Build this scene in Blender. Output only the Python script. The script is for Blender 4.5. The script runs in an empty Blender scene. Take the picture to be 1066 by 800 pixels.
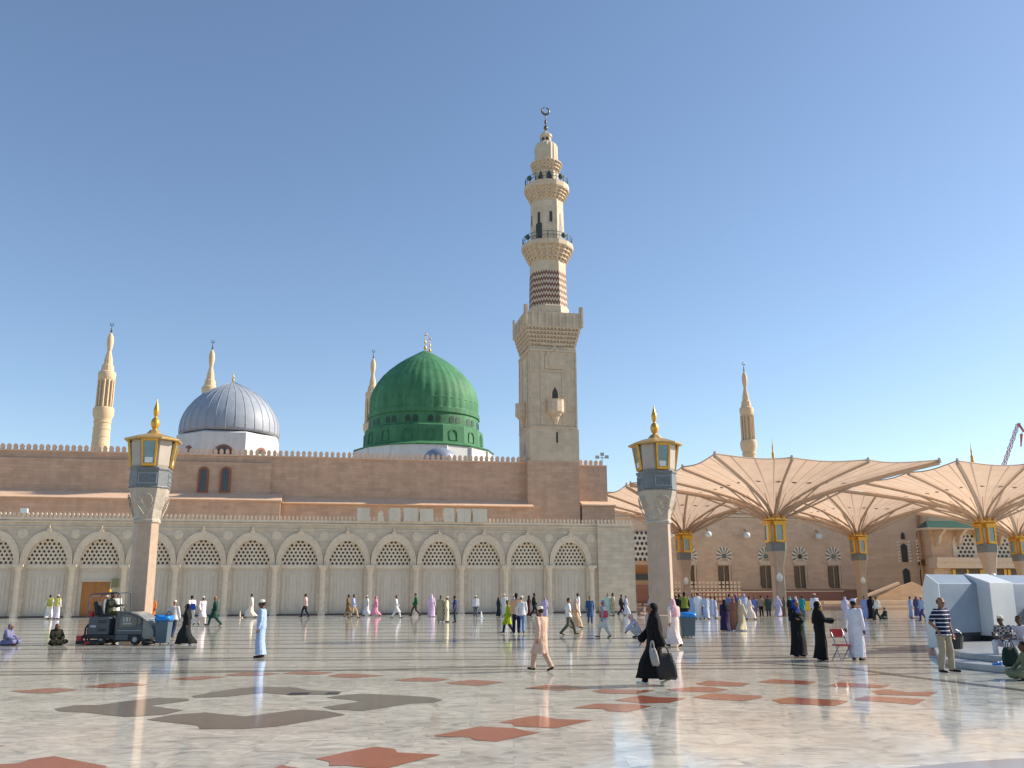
import bpy, bmesh, math, random
from mathutils import Vector, Matrix
R = math.radians
random.seed(7)
sc = bpy.context.scene

# ------------------------------------------------------------------ camera
F, PITCH, ROLL, H = 950.0, math.atan(218 / 950.0), R(0.25), 1.82
_f = Vector((0, math.cos(PITCH), math.sin(PITCH)))
_u0 = Vector((0, -math.sin(PITCH), math.cos(PITCH)))
_r0 = Vector((1, 0, 0))
_r = _r0 * math.cos(ROLL) - _u0 * math.sin(ROLL)
_u = _r0 * math.sin(ROLL) + _u0 * math.cos(ROLL)
cd = bpy.data.cameras.new('camera')
cam = bpy.data.objects.new('camera', cd)
sc.collection.objects.link(cam)
sc.camera = cam
cam.matrix_world = Matrix(((_r.x, _u.x, -_f.x, 0), (_r.y, _u.y, -_f.y, 0), (_r.z, _u.z, -_f.z, H), (0, 0, 0, 1)))
cd.sensor_width = 36
cd.lens = 36 * F / 1066
cd.clip_end = 6000
cd.clip_start = 0.1

# ------------------------------------------------------------------ light
SUN_EL, SUN_AZ = 31.0, 13.0            # azimuth from +X towards +Y
w = bpy.data.worlds.new('World'); sc.world = w; w.use_nodes = True
nt = w.node_tree
bg = nt.nodes['Background']
sky = nt.nodes.new('ShaderNodeTexSky')
sky.sky_type = 'NISHITA'; sky.sun_disc = False
sky.sun_elevation = R(SUN_EL); sky.sun_rotation = R(90 - SUN_AZ)
sky.air_density = 1.0; sky.dust_density = 0.6; sky.ozone_density = 1.7; sky.altitude = 600
nt.links.new(sky.outputs[0], bg.inputs[0])
bg.inputs[1].default_value = 0.12
sd = bpy.data.lights.new('sun', 'SUN'); so = bpy.data.objects.new('sun', sd); sc.collection.objects.link(so)
sd.energy = 4.9; sd.angle = R(0.5); sd.color = (1.0, 0.89, 0.74)
_s = Vector((math.cos(R(SUN_AZ)) * math.cos(R(SUN_EL)), math.sin(R(SUN_AZ)) * math.cos(R(SUN_EL)), math.sin(R(SUN_EL))))
so.rotation_euler = _s.to_track_quat('Z', 'Y').to_euler()
sc.view_settings.view_transform = 'Standard'
sc.view_settings.look = 'None'
sc.view_settings.exposure = 0.55
sc.view_settings.gamma = 1.0
sc.cycles.max_bounces = 6
sc.cycles.use_denoising = True

# ------------------------------------------------------------------ measuring helpers
def ray(px, py):
    return _f + _r * ((px - 533) / F) - _u * ((py - 400) / F)
def P(px, py, Y):
    d = ray(px, py); return d * (Y / d.y) + Vector((0, 0, H))
def G(px, py, z=0.0):
    d = ray(px, py); return d * ((z - H) / d.z) + Vector((0, 0, H))
def depth(p):
    return (Vector(p) - Vector((0, 0, H))).dot(_f)
YAW = R(12)
E_ = Vector((math.cos(YAW), math.sin(YAW), 0))
N_ = Vector((math.sin(YAW), -math.cos(YAW), 0))
W0 = Vector((-42.16, 84.0, 0)) * (1.82 / 1.95)
def onwall(px, py, d):
    q0 = W0 - N_ * d
    D = ray(px, py)
    t = N_.dot(q0 - Vector((0, 0, H))) / N_.dot(D)
    return D * t + Vector((0, 0, H))
def LX(px, py, d):                      # metres along the wall line
    return (onwall(px, py, d) - W0).dot(E_)
def LZ(px, py, d):
    return onwall(px, py, d).z
def world(x, d, z=0):                   # wall frame -> world
    q = W0 + E_ * x - N_ * d; q.z = z; return q

# ------------------------------------------------------------------ materials
MATS = {}
def mat(name, col, rough=0.6, var=0.12, scale=4.0, bump=0.0, bscale=20.0, metal=0.0, spec=0.5, stretch=None, brick=None, streak=0.0, sheen=0.0, aniso=None):
    if name in MATS: return MATS[name]
    m = bpy.data.materials.new(name); m.use_nodes = True
    n, l = m.node_tree.nodes, m.node_tree.links
    b = n['Principled BSDF']
    b.inputs['Roughness'].default_value = rough
    b.inputs['Metallic'].default_value = metal
    b.inputs['Specular IOR Level'].default_value = spec
    if sheen: b.inputs['Sheen Weight'].default_value = sheen
    tc = n.new('ShaderNodeTexCoord'); mp = n.new('ShaderNodeMapping')
    oi = n.new('ShaderNodeObjectInfo'); os_ = n.new('ShaderNodeVectorMath'); os_.operation = 'MULTIPLY_ADD'
    l.new(oi.outputs['Location'], os_.inputs[0]); os_.inputs[1].default_value = (.73, .73, .73); l.new(tc.outputs['Object'], os_.inputs[2])
    l.new(os_.outputs[0], mp.inputs[0])
    if stretch: mp.inputs['Scale'].default_value = stretch
    nz = n.new('ShaderNodeTexNoise'); nz.inputs['Scale'].default_value = scale; nz.inputs['Detail'].default_value = 6; nz.inputs['Roughness'].default_value = 0.65
    l.new(mp.outputs[0], nz.inputs[0])
    rp = n.new('ShaderNodeMapRange'); rp.inputs[1].default_value = 0.25; rp.inputs[2].default_value = 0.75
    rp.inputs[3].default_value = 1 - var; rp.inputs[4].default_value = 1 + var
    l.new(nz.outputs[0], rp.inputs[0])
    mx = n.new('ShaderNodeVectorMath'); mx.operation = 'SCALE'
    mx.inputs[0].default_value = col[:3]
    l.new(rp.outputs[0], mx.inputs['Scale'])
    out = mx.outputs[0]; bumpsrc = None
    if brick:                            # (width, height, mortar, darkness)
        sx = n.new('ShaderNodeSeparateXYZ'); l.new(tc.outputs['Object'], sx.inputs[0])
        ad = n.new('ShaderNodeMath'); ad.operation = 'ADD'; l.new(sx.outputs[0], ad.inputs[0]); l.new(sx.outputs[1], ad.inputs[1])
        cb = n.new('ShaderNodeCombineXYZ'); l.new(ad.outputs[0], cb.inputs[0]); l.new(sx.outputs[2], cb.inputs[1])
        br = n.new('ShaderNodeTexBrick'); l.new(cb.outputs[0], br.inputs[0])
        br.inputs['Scale'].default_value = 1.0
        br.inputs['Brick Width'].default_value = brick[0]; br.inputs['Row Height'].default_value = brick[1]
        br.inputs['Mortar Size'].default_value = brick[2]; br.inputs['Mortar Smooth'].default_value = 0.3
        br.inputs['Color1'].default_value = (1, 1, 1, 1); br.inputs['Color2'].default_value = (0.86, 0.85, 0.84, 1)
        k = brick[3]; br.inputs['Mortar'].default_value = (k, k, k, 1)
        m2 = n.new('ShaderNodeVectorMath'); m2.operation = 'MULTIPLY'
        l.new(out, m2.inputs[0]); l.new(br.outputs[0], m2.inputs[1]); out = m2.outputs[0]
        bumpsrc = br.outputs['Fac']
    if streak:                           # vertical weather stains
        mp2 = n.new('ShaderNodeMapping'); mp2.inputs['Scale'].default_value = (1.6, 1.6, 0.12); l.new(os_.outputs[0], mp2.inputs[0])
        n2 = n.new('ShaderNodeTexNoise'); n2.inputs['Scale'].default_value = 1.0; n2.inputs['Detail'].default_value = 8; l.new(mp2.outputs[0], n2.inputs[0])
        r2 = n.new('ShaderNodeMapRange'); r2.inputs[1].default_value = 0.4; r2.inputs[2].default_value = 0.8; r2.inputs[3].default_value = 1.0; r2.inputs[4].default_value = 1 - streak
        l.new(n2.outputs[0], r2.inputs[0])
        m3 = n.new('ShaderNodeVectorMath'); m3.operation = 'SCALE'; l.new(out, m3.inputs[0]); l.new(r2.outputs[0], m3.inputs['Scale']); out = m3.outputs[0]
    l.new(out, b.inputs['Base Color'])
    if bump:
        nb = n.new('ShaderNodeTexNoise'); nb.inputs['Scale'].default_value = bscale; nb.inputs['Detail'].default_value = 4
        l.new(mp.outputs[0], nb.inputs[0])
        bp = n.new('ShaderNodeBump'); bp.inputs['Strength'].default_value = bump; bp.inputs['Distance'].default_value = 0.03
        l.new(nb.outputs[0], bp.inputs['Height']); nor = bp.outputs[0]
        if bumpsrc:
            b2 = n.new('ShaderNodeBump'); b2.invert = True; b2.inputs['Strength'].default_value = 0.5; b2.inputs['Distance'].default_value = 0.03
            l.new(bumpsrc, b2.inputs['Height']); l.new(nor, b2.inputs['Normal']); nor = b2.outputs[0]
        l.new(nor, b.inputs['Normal'])
    MATS[name] = m
    return m

def srgb(r, g, b):
    f = lambda c: ((c / 255 + 0.055) / 1.055) ** 2.4 if c > 10 else c / 255 / 12.92
    return (f(r), f(g), f(b))

def floor_mat():
    m = bpy.data.materials.new('polished_marble'); m.use_nodes = True
    n, l = m.node_tree.nodes, m.node_tree.links
    b = n['Principled BSDF']
    tc = n.new('ShaderNodeTexCoord')
    # slabs
    mpb = n.new('ShaderNodeMapping'); mpb.inputs['Rotation'].default_value = (0, 0, 0); l.new(tc.outputs['Object'], mpb.inputs[0])
    br = n.new('ShaderNodeTexBrick'); l.new(mpb.outputs[0], br.inputs[0])
    br.inputs['Scale'].default_value = 1; br.inputs['Brick Width'].default_value = 1.25; br.inputs['Row Height'].default_value = 0.62
    br.inputs['Mortar Size'].default_value = 0.006; br.inputs['Mortar Smooth'].default_value = 0.2
    br.inputs['Color1'].default_value = (0.0, 0.0, 0.0, 1); br.inputs['Color2'].default_value = (1, 1, 1, 1); br.inputs['Mortar'].default_value = (0.35, 0.35, 0.35, 1)
    # per slab offset of the veins
    sc3 = n.new('ShaderNodeVectorMath'); sc3.operation = 'SCALE'; sc3.inputs['Scale'].default_value = 7.0
    l.new(br.outputs[0], sc3.inputs[0])
    add = n.new('ShaderNodeVectorMath'); add.operation = 'ADD'; l.new(tc.outputs['Object'], add.inputs[0]); l.new(sc3.outputs[0], add.inputs[1])
    mp = n.new('ShaderNodeMapping'); mp.inputs['Scale'].default_value = (0.85, 1.15, 1); mp.inputs['Rotation'].default_value = (0, 0, R(14)); l.new(add.outputs[0], mp.inputs[0])
    wv = n.new('ShaderNodeTexNoise'); wv.inputs['Scale'].default_value = 2.1; wv.inputs['Detail'].default_value = 9; wv.inputs['Roughness'].default_value = 0.62; wv.inputs['Distortion'].default_value = 1.6
    l.new(mp.outputs[0], wv.inputs[0])
    cr = n.new('ShaderNodeValToRGB'); l.new(wv.outputs[0], cr.inputs[0])
    e = cr.color_ramp.elements
    e[0].position = 0.33; e[0].color = (0.28, 0.285, 0.265, 1)
    e[1].position = 0.69; e[1].color = (0.72, 0.69, 0.59, 1)
    x = e.new(0.46); x.color = (0.48, 0.475, 0.425, 1)
    x = e.new(0.56); x.color = (0.575, 0.56, 0.49, 1)
    # large tonal drift
    n2 = n.new('ShaderNodeTexNoise'); n2.inputs['Scale'].default_value = 0.22; n2.inputs['Detail'].default_value = 3; l.new(tc.outputs['Object'], n2.inputs[0])
    r2 = n.new('ShaderNodeMapRange'); r2.inputs[1].default_value = .3; r2.inputs[2].default_value = .7; r2.inputs[3].default_value = .86; r2.inputs[4].default_value = 1.08; l.new(n2.outputs[0], r2.inputs[0])
    r3 = n.new('ShaderNodeMapRange'); r3.inputs[3].default_value = .90; r3.inputs[4].default_value = 1.06; l.new(br.outputs[0], r3.inputs[0])
    mm = n.new('ShaderNodeMath'); mm.operation = 'MULTIPLY'; l.new(r2.outputs[0], mm.inputs[0]); l.new(r3.outputs[0], mm.inputs[1])
    r4 = n.new('ShaderNodeMapRange'); r4.inputs[3].default_value = 1; r4.inputs[4].default_value = .78; l.new(br.outputs['Fac'], r4.inputs[0])
    m5 = n.new('ShaderNodeMath'); m5.operation = 'MULTIPLY'; l.new(mm.outputs[0], m5.inputs[0]); l.new(r4.outputs[0], m5.inputs[1])
    vs = n.new('ShaderNodeVectorMath'); vs.operation = 'SCALE'; l.new(cr.outputs[0], vs.inputs[0]); l.new(m5.outputs[0], vs.inputs['Scale'])
    l.new(vs.outputs[0], b.inputs['Base Color'])
    # polish varies
    n3 = n.new('ShaderNodeTexNoise'); n3.inputs['Scale'].default_value = 0.8; n3.inputs['Detail'].default_value = 5; l.new(tc.outputs['Object'], n3.inputs[0])
    r5 = n.new('ShaderNodeMapRange'); r5.inputs[1].default_value = .3; r5.inputs[2].default_value = .7; r5.inputs[3].default_value = 0.05; r5.inputs[4].default_value = 0.12; l.new(n3.outputs[0], r5.inputs[0])
    l.new(r5.outputs[0], b.inputs['Roughness'])
    nb = n.new('ShaderNodeTexNoise'); nb.inputs['Scale'].default_value = 1.5; nb.inputs['Detail'].default_value = 2; l.new(tc.outputs['Object'], nb.inputs[0])
    bp = n.new('ShaderNodeBump'); bp.inputs['Strength'].default_value = 0.06; bp.inputs['Distance'].default_value = 0.02; l.new(nb.outputs[0], bp.inputs['Height'])
    l.new(bp.outputs[0], b.inputs['Normal'])
    b.inputs['Specular IOR Level'].default_value = 0.36
    return m

def canopy_mat(name):
    m = bpy.data.materials.new(name); m.use_nodes = True
    n, l = m.node_tree.nodes, m.node_tree.links
    b = n['Principled BSDF']; b.inputs['Roughness'].default_value = 0.7
    tc = n.new('ShaderNodeTexCoord'); sx = n.new('ShaderNodeSeparateXYZ'); l.new(tc.outputs['Object'], sx.inputs[0])
    at = n.new('ShaderNodeMath'); at.operation = 'ARCTAN2'; l.new(sx.outputs[1], at.inputs[0]); l.new(sx.outputs[0], at.inputs[1])
    ml = n.new('ShaderNodeMath'); ml.operation = 'MULTIPLY'; ml.inputs[1].default_value = 48 / (2 * math.pi); l.new(at.outputs[0], ml.inputs[0])
    fr = n.new('ShaderNodeMath'); fr.operation = 'FRACT'; l.new(ml.outputs[0], fr.inputs[0])
    pg = n.new('ShaderNodeMath'); pg.operation = 'COMPARE'; pg.inputs[1].default_value = 0.5; pg.inputs[2].default_value = 0.05; l.new(fr.outputs[0], pg.inputs[0])
    nz = n.new('ShaderNodeTexNoise'); nz.inputs['Scale'].default_value = 0.5; nz.inputs['Detail'].default_value = 5; l.new(tc.outputs['Object'], nz.inputs[0])
    cr = n.new('ShaderNodeValToRGB'); l.new(nz.outputs[0], cr.inputs[0])
    cr.color_ramp.elements[0].color = (0.70, 0.505, 0.365, 1); cr.color_ramp.elements[0].position = .3
    cr.color_ramp.elements[1].color = (0.79, 0.595, 0.44, 1); cr.color_ramp.elements[1].position = .7
    mx = n.new('ShaderNodeMix'); mx.data_type = 'RGBA'; l.new(pg.outputs[0], mx.inputs[0]); l.new(cr.outputs[0], mx.inputs[6]); mx.inputs[7].default_value = (0.46, 0.345, 0.26, 1)
    l.new(mx.outputs[2], b.inputs['Base Color'])
    tr = n.new('ShaderNodeBsdfTranslucent'); l.new(mx.outputs[2], tr.inputs[0])
    ms = n.new('ShaderNodeMixShader'); ms.inputs[0].default_value = 0.55
    l.new(b.outputs[0], ms.inputs[1]); l.new(tr.outputs[0], ms.inputs[2]); l.new(ms.outputs[0], n['Material Output'].inputs[0])
    return m

M = {
 'arcade': mat('arcade_stone', (0.68, 0.555, 0.41), .75, .10, 1.5, .3, 8, brick=(1.1, .38, .012, .80), streak=.12),
 'arcade_smooth': mat('arcade_carved_stone', (0.74, 0.605, 0.45), .7, .12, 3, .35, 14, streak=.12),
 'panel': mat('arcade_panel_board', (0.66, 0.56, 0.44), .65, .08, 2, .15, 10, streak=.08),
 'upper': mat('rose_stone', (0.56, 0.375, 0.26), .8, .12, 1.2, .3, 8, brick=(1.3, .34, .010, .84), streak=.12),
 'upper_smooth': mat('rose_stone_trim', (0.66, 0.45, 0.31), .75, .12, 2, .25, 10),
 'minaret': mat('minaret_limestone', (0.60, 0.49, 0.355), .75, .14, .9, .35, 6, brick=(1.6, .75, .01, .86), streak=.10),
 'minaret_trim': mat('minaret_carving', (0.56, 0.44, 0.31), .75, .22, 3, .6, 7),
 'far_min': mat('far_minaret_stone', (0.62, 0.46, 0.29), .75, .12, 2, .2, 8),
 'dark': mat('dark_opening', (0.035, 0.03, 0.028), .5, .2, 3),
 'glassdark': mat('window_glass', (0.03, 0.035, 0.045), .12, .2, 2, spec=.8),
 'brickred': mat('red_brick_surround', (0.26, 0.09, 0.05), .7, .2, 5),
 'wood': mat('varnished_wood', (0.42, 0.16, 0.035), .4, .25, 3, stretch=(6, 6, .8)),
 'black': mat('black_stone', (0.03, 0.03, 0.032), .25, .2, 3),
 'skirt': mat('dark_base_stone', (0.10, 0.06, 0.05), .4, .2, 3),
 'gold': mat('gilded_metal', (0.66, 0.35, 0.055), .38, .2, 5, .25, 25, metal=.65),
 'pale_gold': mat('worn_gilded_roof', (0.50, 0.33, 0.12), .45, .3, 5, .25, 25, metal=.45),
 'bronze': mat('aged_bronze', (0.13, 0.105, 0.075), .4, .25, 6, metal=.7),
 'green_dome': mat('green_painted_lead', (0.065, 0.21, 0.10), .66, .34, .45, .4, 3, spec=.25, stretch=(1, 1, .45), streak=.25),
 'green_dark': mat('green_recess', (0.008, 0.045, 0.022), .5, .2, 2),
 'white_paint': mat('white_render', (0.66, 0.66, 0.64), .7, .08, 1.2, .1, 5, streak=.12),
 'lead': mat('grey_lead_sheet', (0.32, 0.355, 0.41), .5, .14, .8, .25, 4, spec=.4, streak=.12),
 'lead_dark': mat('small_lead_sheet', (0.22, 0.26, 0.35), .45, .14, .8),
 'chev_dark': mat('dark_red_stone', (0.17, 0.08, 0.055), .7, .2, 3),
 'chev_light': mat('cream_stone', (0.58, 0.47, 0.34), .7, .15, 3),
 'rail_green': mat('green_iron', (0.03, 0.075, 0.065), .5, .2, 4),
 'rose_panel': mat('rose_marble_post', (0.45, 0.325, 0.235), .35, .13, 2.5, .1, 8),
 'lamp_stone': mat('carved_lamp_stone', (0.44, 0.375, 0.30), .6, .18, 5, .7, 14),
 'lamp_stone_plain': mat('lamp_stone', (0.40, 0.345, 0.285), .45, .12, 2.5, .15, 8),
 'bluestone': mat('blue_grey_stone', (0.15, 0.16, 0.16), .4, .2, 5, .2, 12),
 'bluestone_light': mat('pale_blue_inlay', (0.21, 0.26, 0.28), .45, .2, 5),
 'lampglass': mat('lantern_glass', (0.17, 0.26, 0.28), .06, .25, 1.2, spec=.9),
 'lampwhite': mat('lantern_diffuser', (0.72, 0.76, 0.74), .3, .1, 3),
 'farwall': mat('far_wall_stone', (0.74, 0.51, 0.335), .8, .08, .6, .1, 5, brick=(1.6, .5, .01, .90)),
 'farwall_trim': mat('far_wall_trim', (0.70, 0.53, 0.38), .75, .1, 1.5),
 'farbase': mat('red_granite_base', (0.30, 0.13, 0.085), .5, .15, 1.5),
 'fanwhite': mat('white_voussoir', (0.78, 0.68, 0.54), .7, .1, 3),
 'fandark': mat('grey_voussoir', (0.25, 0.23, 0.18), .7, .1, 3),
 'awning': mat('green_tile_roof', (0.012, 0.085, 0.065), .4, .2, 3, stretch=(4, 4, 1)),
 'brass': mat('dark_brass_door', (0.13, 0.085, 0.045), .45, .3, 4, metal=.1),
 'arm': mat('umbrella_arm_steel', (0.50, 0.38, 0.29), .5, .1, 2),
 'hedge': mat('clipped_hedge', (0.11, 0.115, 0.035), .8, .4, 3, .8, 8),
 'canopy': canopy_mat('umbrella_membrane'),
 'kiosk': mat('white_marble_cladding', (0.62, 0.63, 0.62), .25, .09, 1.6, .05, 6, stretch=(1, 1, .5)),
 'step': mat('marble_step', (0.36, 0.37, 0.37), .3, .2, 2.2, .05, 8, stretch=(.6, 1, 2)),
 'scr_body': mat('grey_blue_plastic', (0.060, 0.072, 0.085), .42, .15, 3),
 'scr_light': mat('grey_scratched_plastic', (0.20, 0.20, 0.18), .35, .25, 4),
 'scr_black': mat('black_rubber', (0.02, 0.02, 0.022), .6, .2, 5),
 'scr_red': mat('red_plastic', (0.45, 0.03, 0.04), .4, .1, 4),
 'scr_grey': mat('pale_plastic', (0.35, 0.37, 0.38), .4, .15, 4),
 'bin': mat('blue_grey_bin_plastic', (0.075, 0.115, 0.15), .5, .12, 4),
 'bag_blue': mat('blue_bin_liner', (0.01, 0.20, 0.62), .35, .2, 6, .6, 20),
 'red_fabric': mat('red_vinyl', (0.55, 0.03, 0.035), .45, .1, 6),
 'steel': mat('tubular_steel', (0.35, 0.35, 0.36), .3, .1, 6, metal=.8),
 'crane_red': mat('faded_red_steel', (0.42, 0.12, 0.09), .5, .1, 2),
 'yellow': mat('yellow_plastic', (0.75, 0.40, 0.01), .5, .1, 3),
}
ML = {'floor': floor_mat()}
def inlay_mat(name, col):
    m = mat(name, col, .10, .14, 3.0, .04, 1.5, spec=.55)
    return m
M['red_inlay'] = inlay_mat('red_granite_inlay', (0.34, 0.115, 0.07))
M['dark_inlay'] = inlay_mat('grey_granite_inlay', (0.115, 0.108, 0.10))
M['dark_band'] = inlay_mat('dark_floor_band', (0.13, 0.12, 0.115))  # dark tone of the curved inlay and of straight strips across the floor
M['ring_inlay'] = inlay_mat('mauve_ring_inlay', (0.24, 0.205, 0.20))

# ------------------------------------------------------------------ mesh builder
class MB:
    def __init__(s): s.v = []; s.f = []; s.m = []
    def add(s, vs, fs, mi=0):
        o = len(s.v); s.v += [tuple(p) for p in vs]
        for f in fs: s.f.append([i + o for i in f]); s.m.append(mi)
        return s
    def box(s, x0, x1, y0, y1, z0, z1, mi=0):
        return s.add([(x0,y0,z0),(x1,y0,z0),(x1,y1,z0),(x0,y1,z0),(x0,y0,z1),(x1,y0,z1),(x1,y1,z1),(x0,y1,z1)],
                     [(3,2,1,0),(4,5,6,7),(0,1,5,4),(1,2,6,5),(2,3,7,6),(3,0,4,7)], mi)
    def loft(s, rings, mi=0, caps=True, closed=True):
        n = len(rings[0]); vs = [p for r in rings for p in r]; fs = []
        for k in range(len(rings) - 1):
            for i in range(n if closed else n - 1):
                j = (i + 1) % n
                fs.append((k*n+i, k*n+j, (k+1)*n+j, (k+1)*n+i))
        if caps and closed:
            fs.append(tuple(range(n-1, -1, -1))); fs.append(tuple((len(rings)-1)*n + i for i in range(n)))
        return s.add(vs, fs, mi)
    def lathe(s, prof, n=24, cx=0, cy=0, mi=0, ph=0.0, wob=None):
        rings = []
        for r, z in prof:
            ring = []
            for i in range(n):
                a = 2*math.pi*i/n + ph
                rr = r * (wob(a, z) if wob else 1)
                ring.append((cx + rr*math.cos(a), cy + rr*math.sin(a), z))
            rings.append(ring)
        return s.loft(rings, mi)
    def tube(s, p0, p1, r0, r1=None, n=8, mi=0):
        r1 = r0 if r1 is None else r1
        p0, p1 = Vector(p0), Vector(p1); d = p1 - p0
        if d.length < 1e-6: return s
        q = d.to_track_quat('Z', 'Y'); rings = []
        for p, r in ((p0, r0), (p1, r1)):
            rings.append([p + q @ Vector((r*math.cos(2*math.pi*i/n), r*math.sin(2*math.pi*i/n), 0)) for i in range(n)])
        return s.loft(rings, mi)
    def path(s, pts, r, n=6, mi=0):
        for a, b in zip(pts[:-1], pts[1:]): s.tube(a, b, r, r, n, mi)
        return s
    def xz(s, poly, y0, y1, mi=0):      # outline in x,z given thickness in y
        n = len(poly)
        vs = [(x, y0, z) for x, z in poly] + [(x, y1, z) for x, z in poly]
        fs = [tuple(range(n)), tuple(range(2*n-1, n-1, -1))] + [(i, i+n, (i+1) % n + n, (i+1) % n) for i in range(n)]
        return s.add(vs, fs, mi)
    def yz(s, poly, x0, x1, mi=0):
        n = len(poly)
        vs = [(x0, y, z) for y, z in poly] + [(x1, y, z) for y, z in poly]
        fs = [tuple(range(n-1, -1, -1)), tuple(range(n, 2*n))] + [(i, (i+1) % n, (i+1) % n + n, i+n) for i in range(n)]
        return s.add(vs, fs, mi)
    def xy(s, poly, z0, z1, mi=0, top=1.0):
        n = len(poly)
        vs = [(x, y, z0) for x, y in poly] + [(x*top, y*top, z1) for x, y in poly]
        fs = [tuple(range(n-1, -1, -1)), tuple(range(n, 2*n))] + [(i, (i+1) % n, (i+1) % n + n, i+n) for i in range(n)]
        return s.add(vs, fs, mi)
    def sphere(s, c, r, n=12, k=8, mi=0, sz=(1,1,1)):
        rings = []
        for j in range(k + 1):
            t = math.pi * j / k; rr = max(math.sin(t), 0.02)
            rings.append([(c[0] + sz[0]*r*rr*math.cos(2*math.pi*i/n), c[1] + sz[1]*r*rr*math.sin(2*math.pi*i/n), c[2] - sz[2]*r*math.cos(t)) for i in range(n)])
        return s.loft(rings, mi)
    def mesh(s, name, mats, smooth=False):
        me = bpy.data.meshes.new(name); me.from_pydata(s.v, [], s.f)
        if not isinstance(mats, (list, tuple)): mats = [mats]
        for m in mats: me.materials.append(m)
        if len(mats) > 1: me.polygons.foreach_set('material_index', s.m)
        bm = bmesh.new(); bm.from_mesh(me); bmesh.ops.recalc_face_normals(bm, faces=bm.faces); bm.to_mesh(me); bm.free()
        if smooth:
            me.polygons.foreach_set('use_smooth', [True] * len(me.polygons))
            if smooth == 'auto':
                me.set_sharp_from_angle(angle=R(40))
        me.update()
        return me
    def build(s, name, mats, parent=None, smooth=False, loc=None, rotz=0):
        o = bpy.data.objects.new(name, s.mesh(name, mats, smooth)); sc.collection.objects.link(o)
        if parent is not None: o.parent = parent
        if loc is not None: o.location = loc
        if rotz: o.rotation_euler.z = rotz
        return o

def explode(o):
    """each loose piece of a mesh becomes a part of its own"""
    me = o.data; bm = bmesh.new(); bm.from_mesh(me); bm.verts.ensure_lookup_table(); seen = set(); n = 0
    comps = []
    for v in bm.verts:
        if v.index in seen: continue
        st = [v]; seen.add(v.index); c = []
        while st:
            x = st.pop(); c.append(x.index)
            for e in x.link_edges:
                y = e.other_vert(x)
                if y.index not in seen: seen.add(y.index); st.append(y)
        comps.append(set(c))
    V_ = [tuple(v.co) for v in bm.verts]; F_ = [[v.index for v in f.verts] for f in bm.faces]; bm.free()
    for c in comps:
        idx = sorted(c); mp_ = {a: b for b, a in enumerate(idx)}
        m2 = bpy.data.meshes.new(o.name.split('.')[0]); m2.from_pydata([V_[a] for a in idx], [], [[mp_[a] for a in f] for f in F_ if f[0] in c])
        for m_ in me.materials: m2.materials.append(m_)
        q_ = bpy.data.objects.new(o.name.split('.')[0], m2); sc.collection.objects.link(q_); q_.parent = o.parent; q_.location = o.location; q_.rotation_euler = o.rotation_euler
    bpy.data.objects.remove(o)
def tag(o, label=None, cat=None, group=None, kind=None):
    if label: o['label'] = label
    if cat: o['category'] = cat
    if group: o['group'] = group
    if kind: o['kind'] = kind
    return o
def thing(name, label, cat, loc=(0,0,0), rotz=0.0, group=None):
    o = bpy.data.objects.new(name, None); sc.collection.objects.link(o)
    o.empty_display_size = .3
    o.location = loc; o.rotation_euler = (0, 0, rotz)
    return tag(o, label, cat, group)
def copy_tree(o, parent=None):
    c = o.copy(); sc.collection.objects.link(c)
    if parent is not None: c.parent = parent
    for ch in list(o.children): copy_tree(ch, c)
    return c

# ================================================================== SETTING
g = MB(); g.add([(-2500,-300,0),(2500,-300,0),(2500,3500,0),(-2500,3500,0)], [(0,1,2,3)])
tag(g.build('plaza_floor', ML['floor']), kind='structure')

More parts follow.
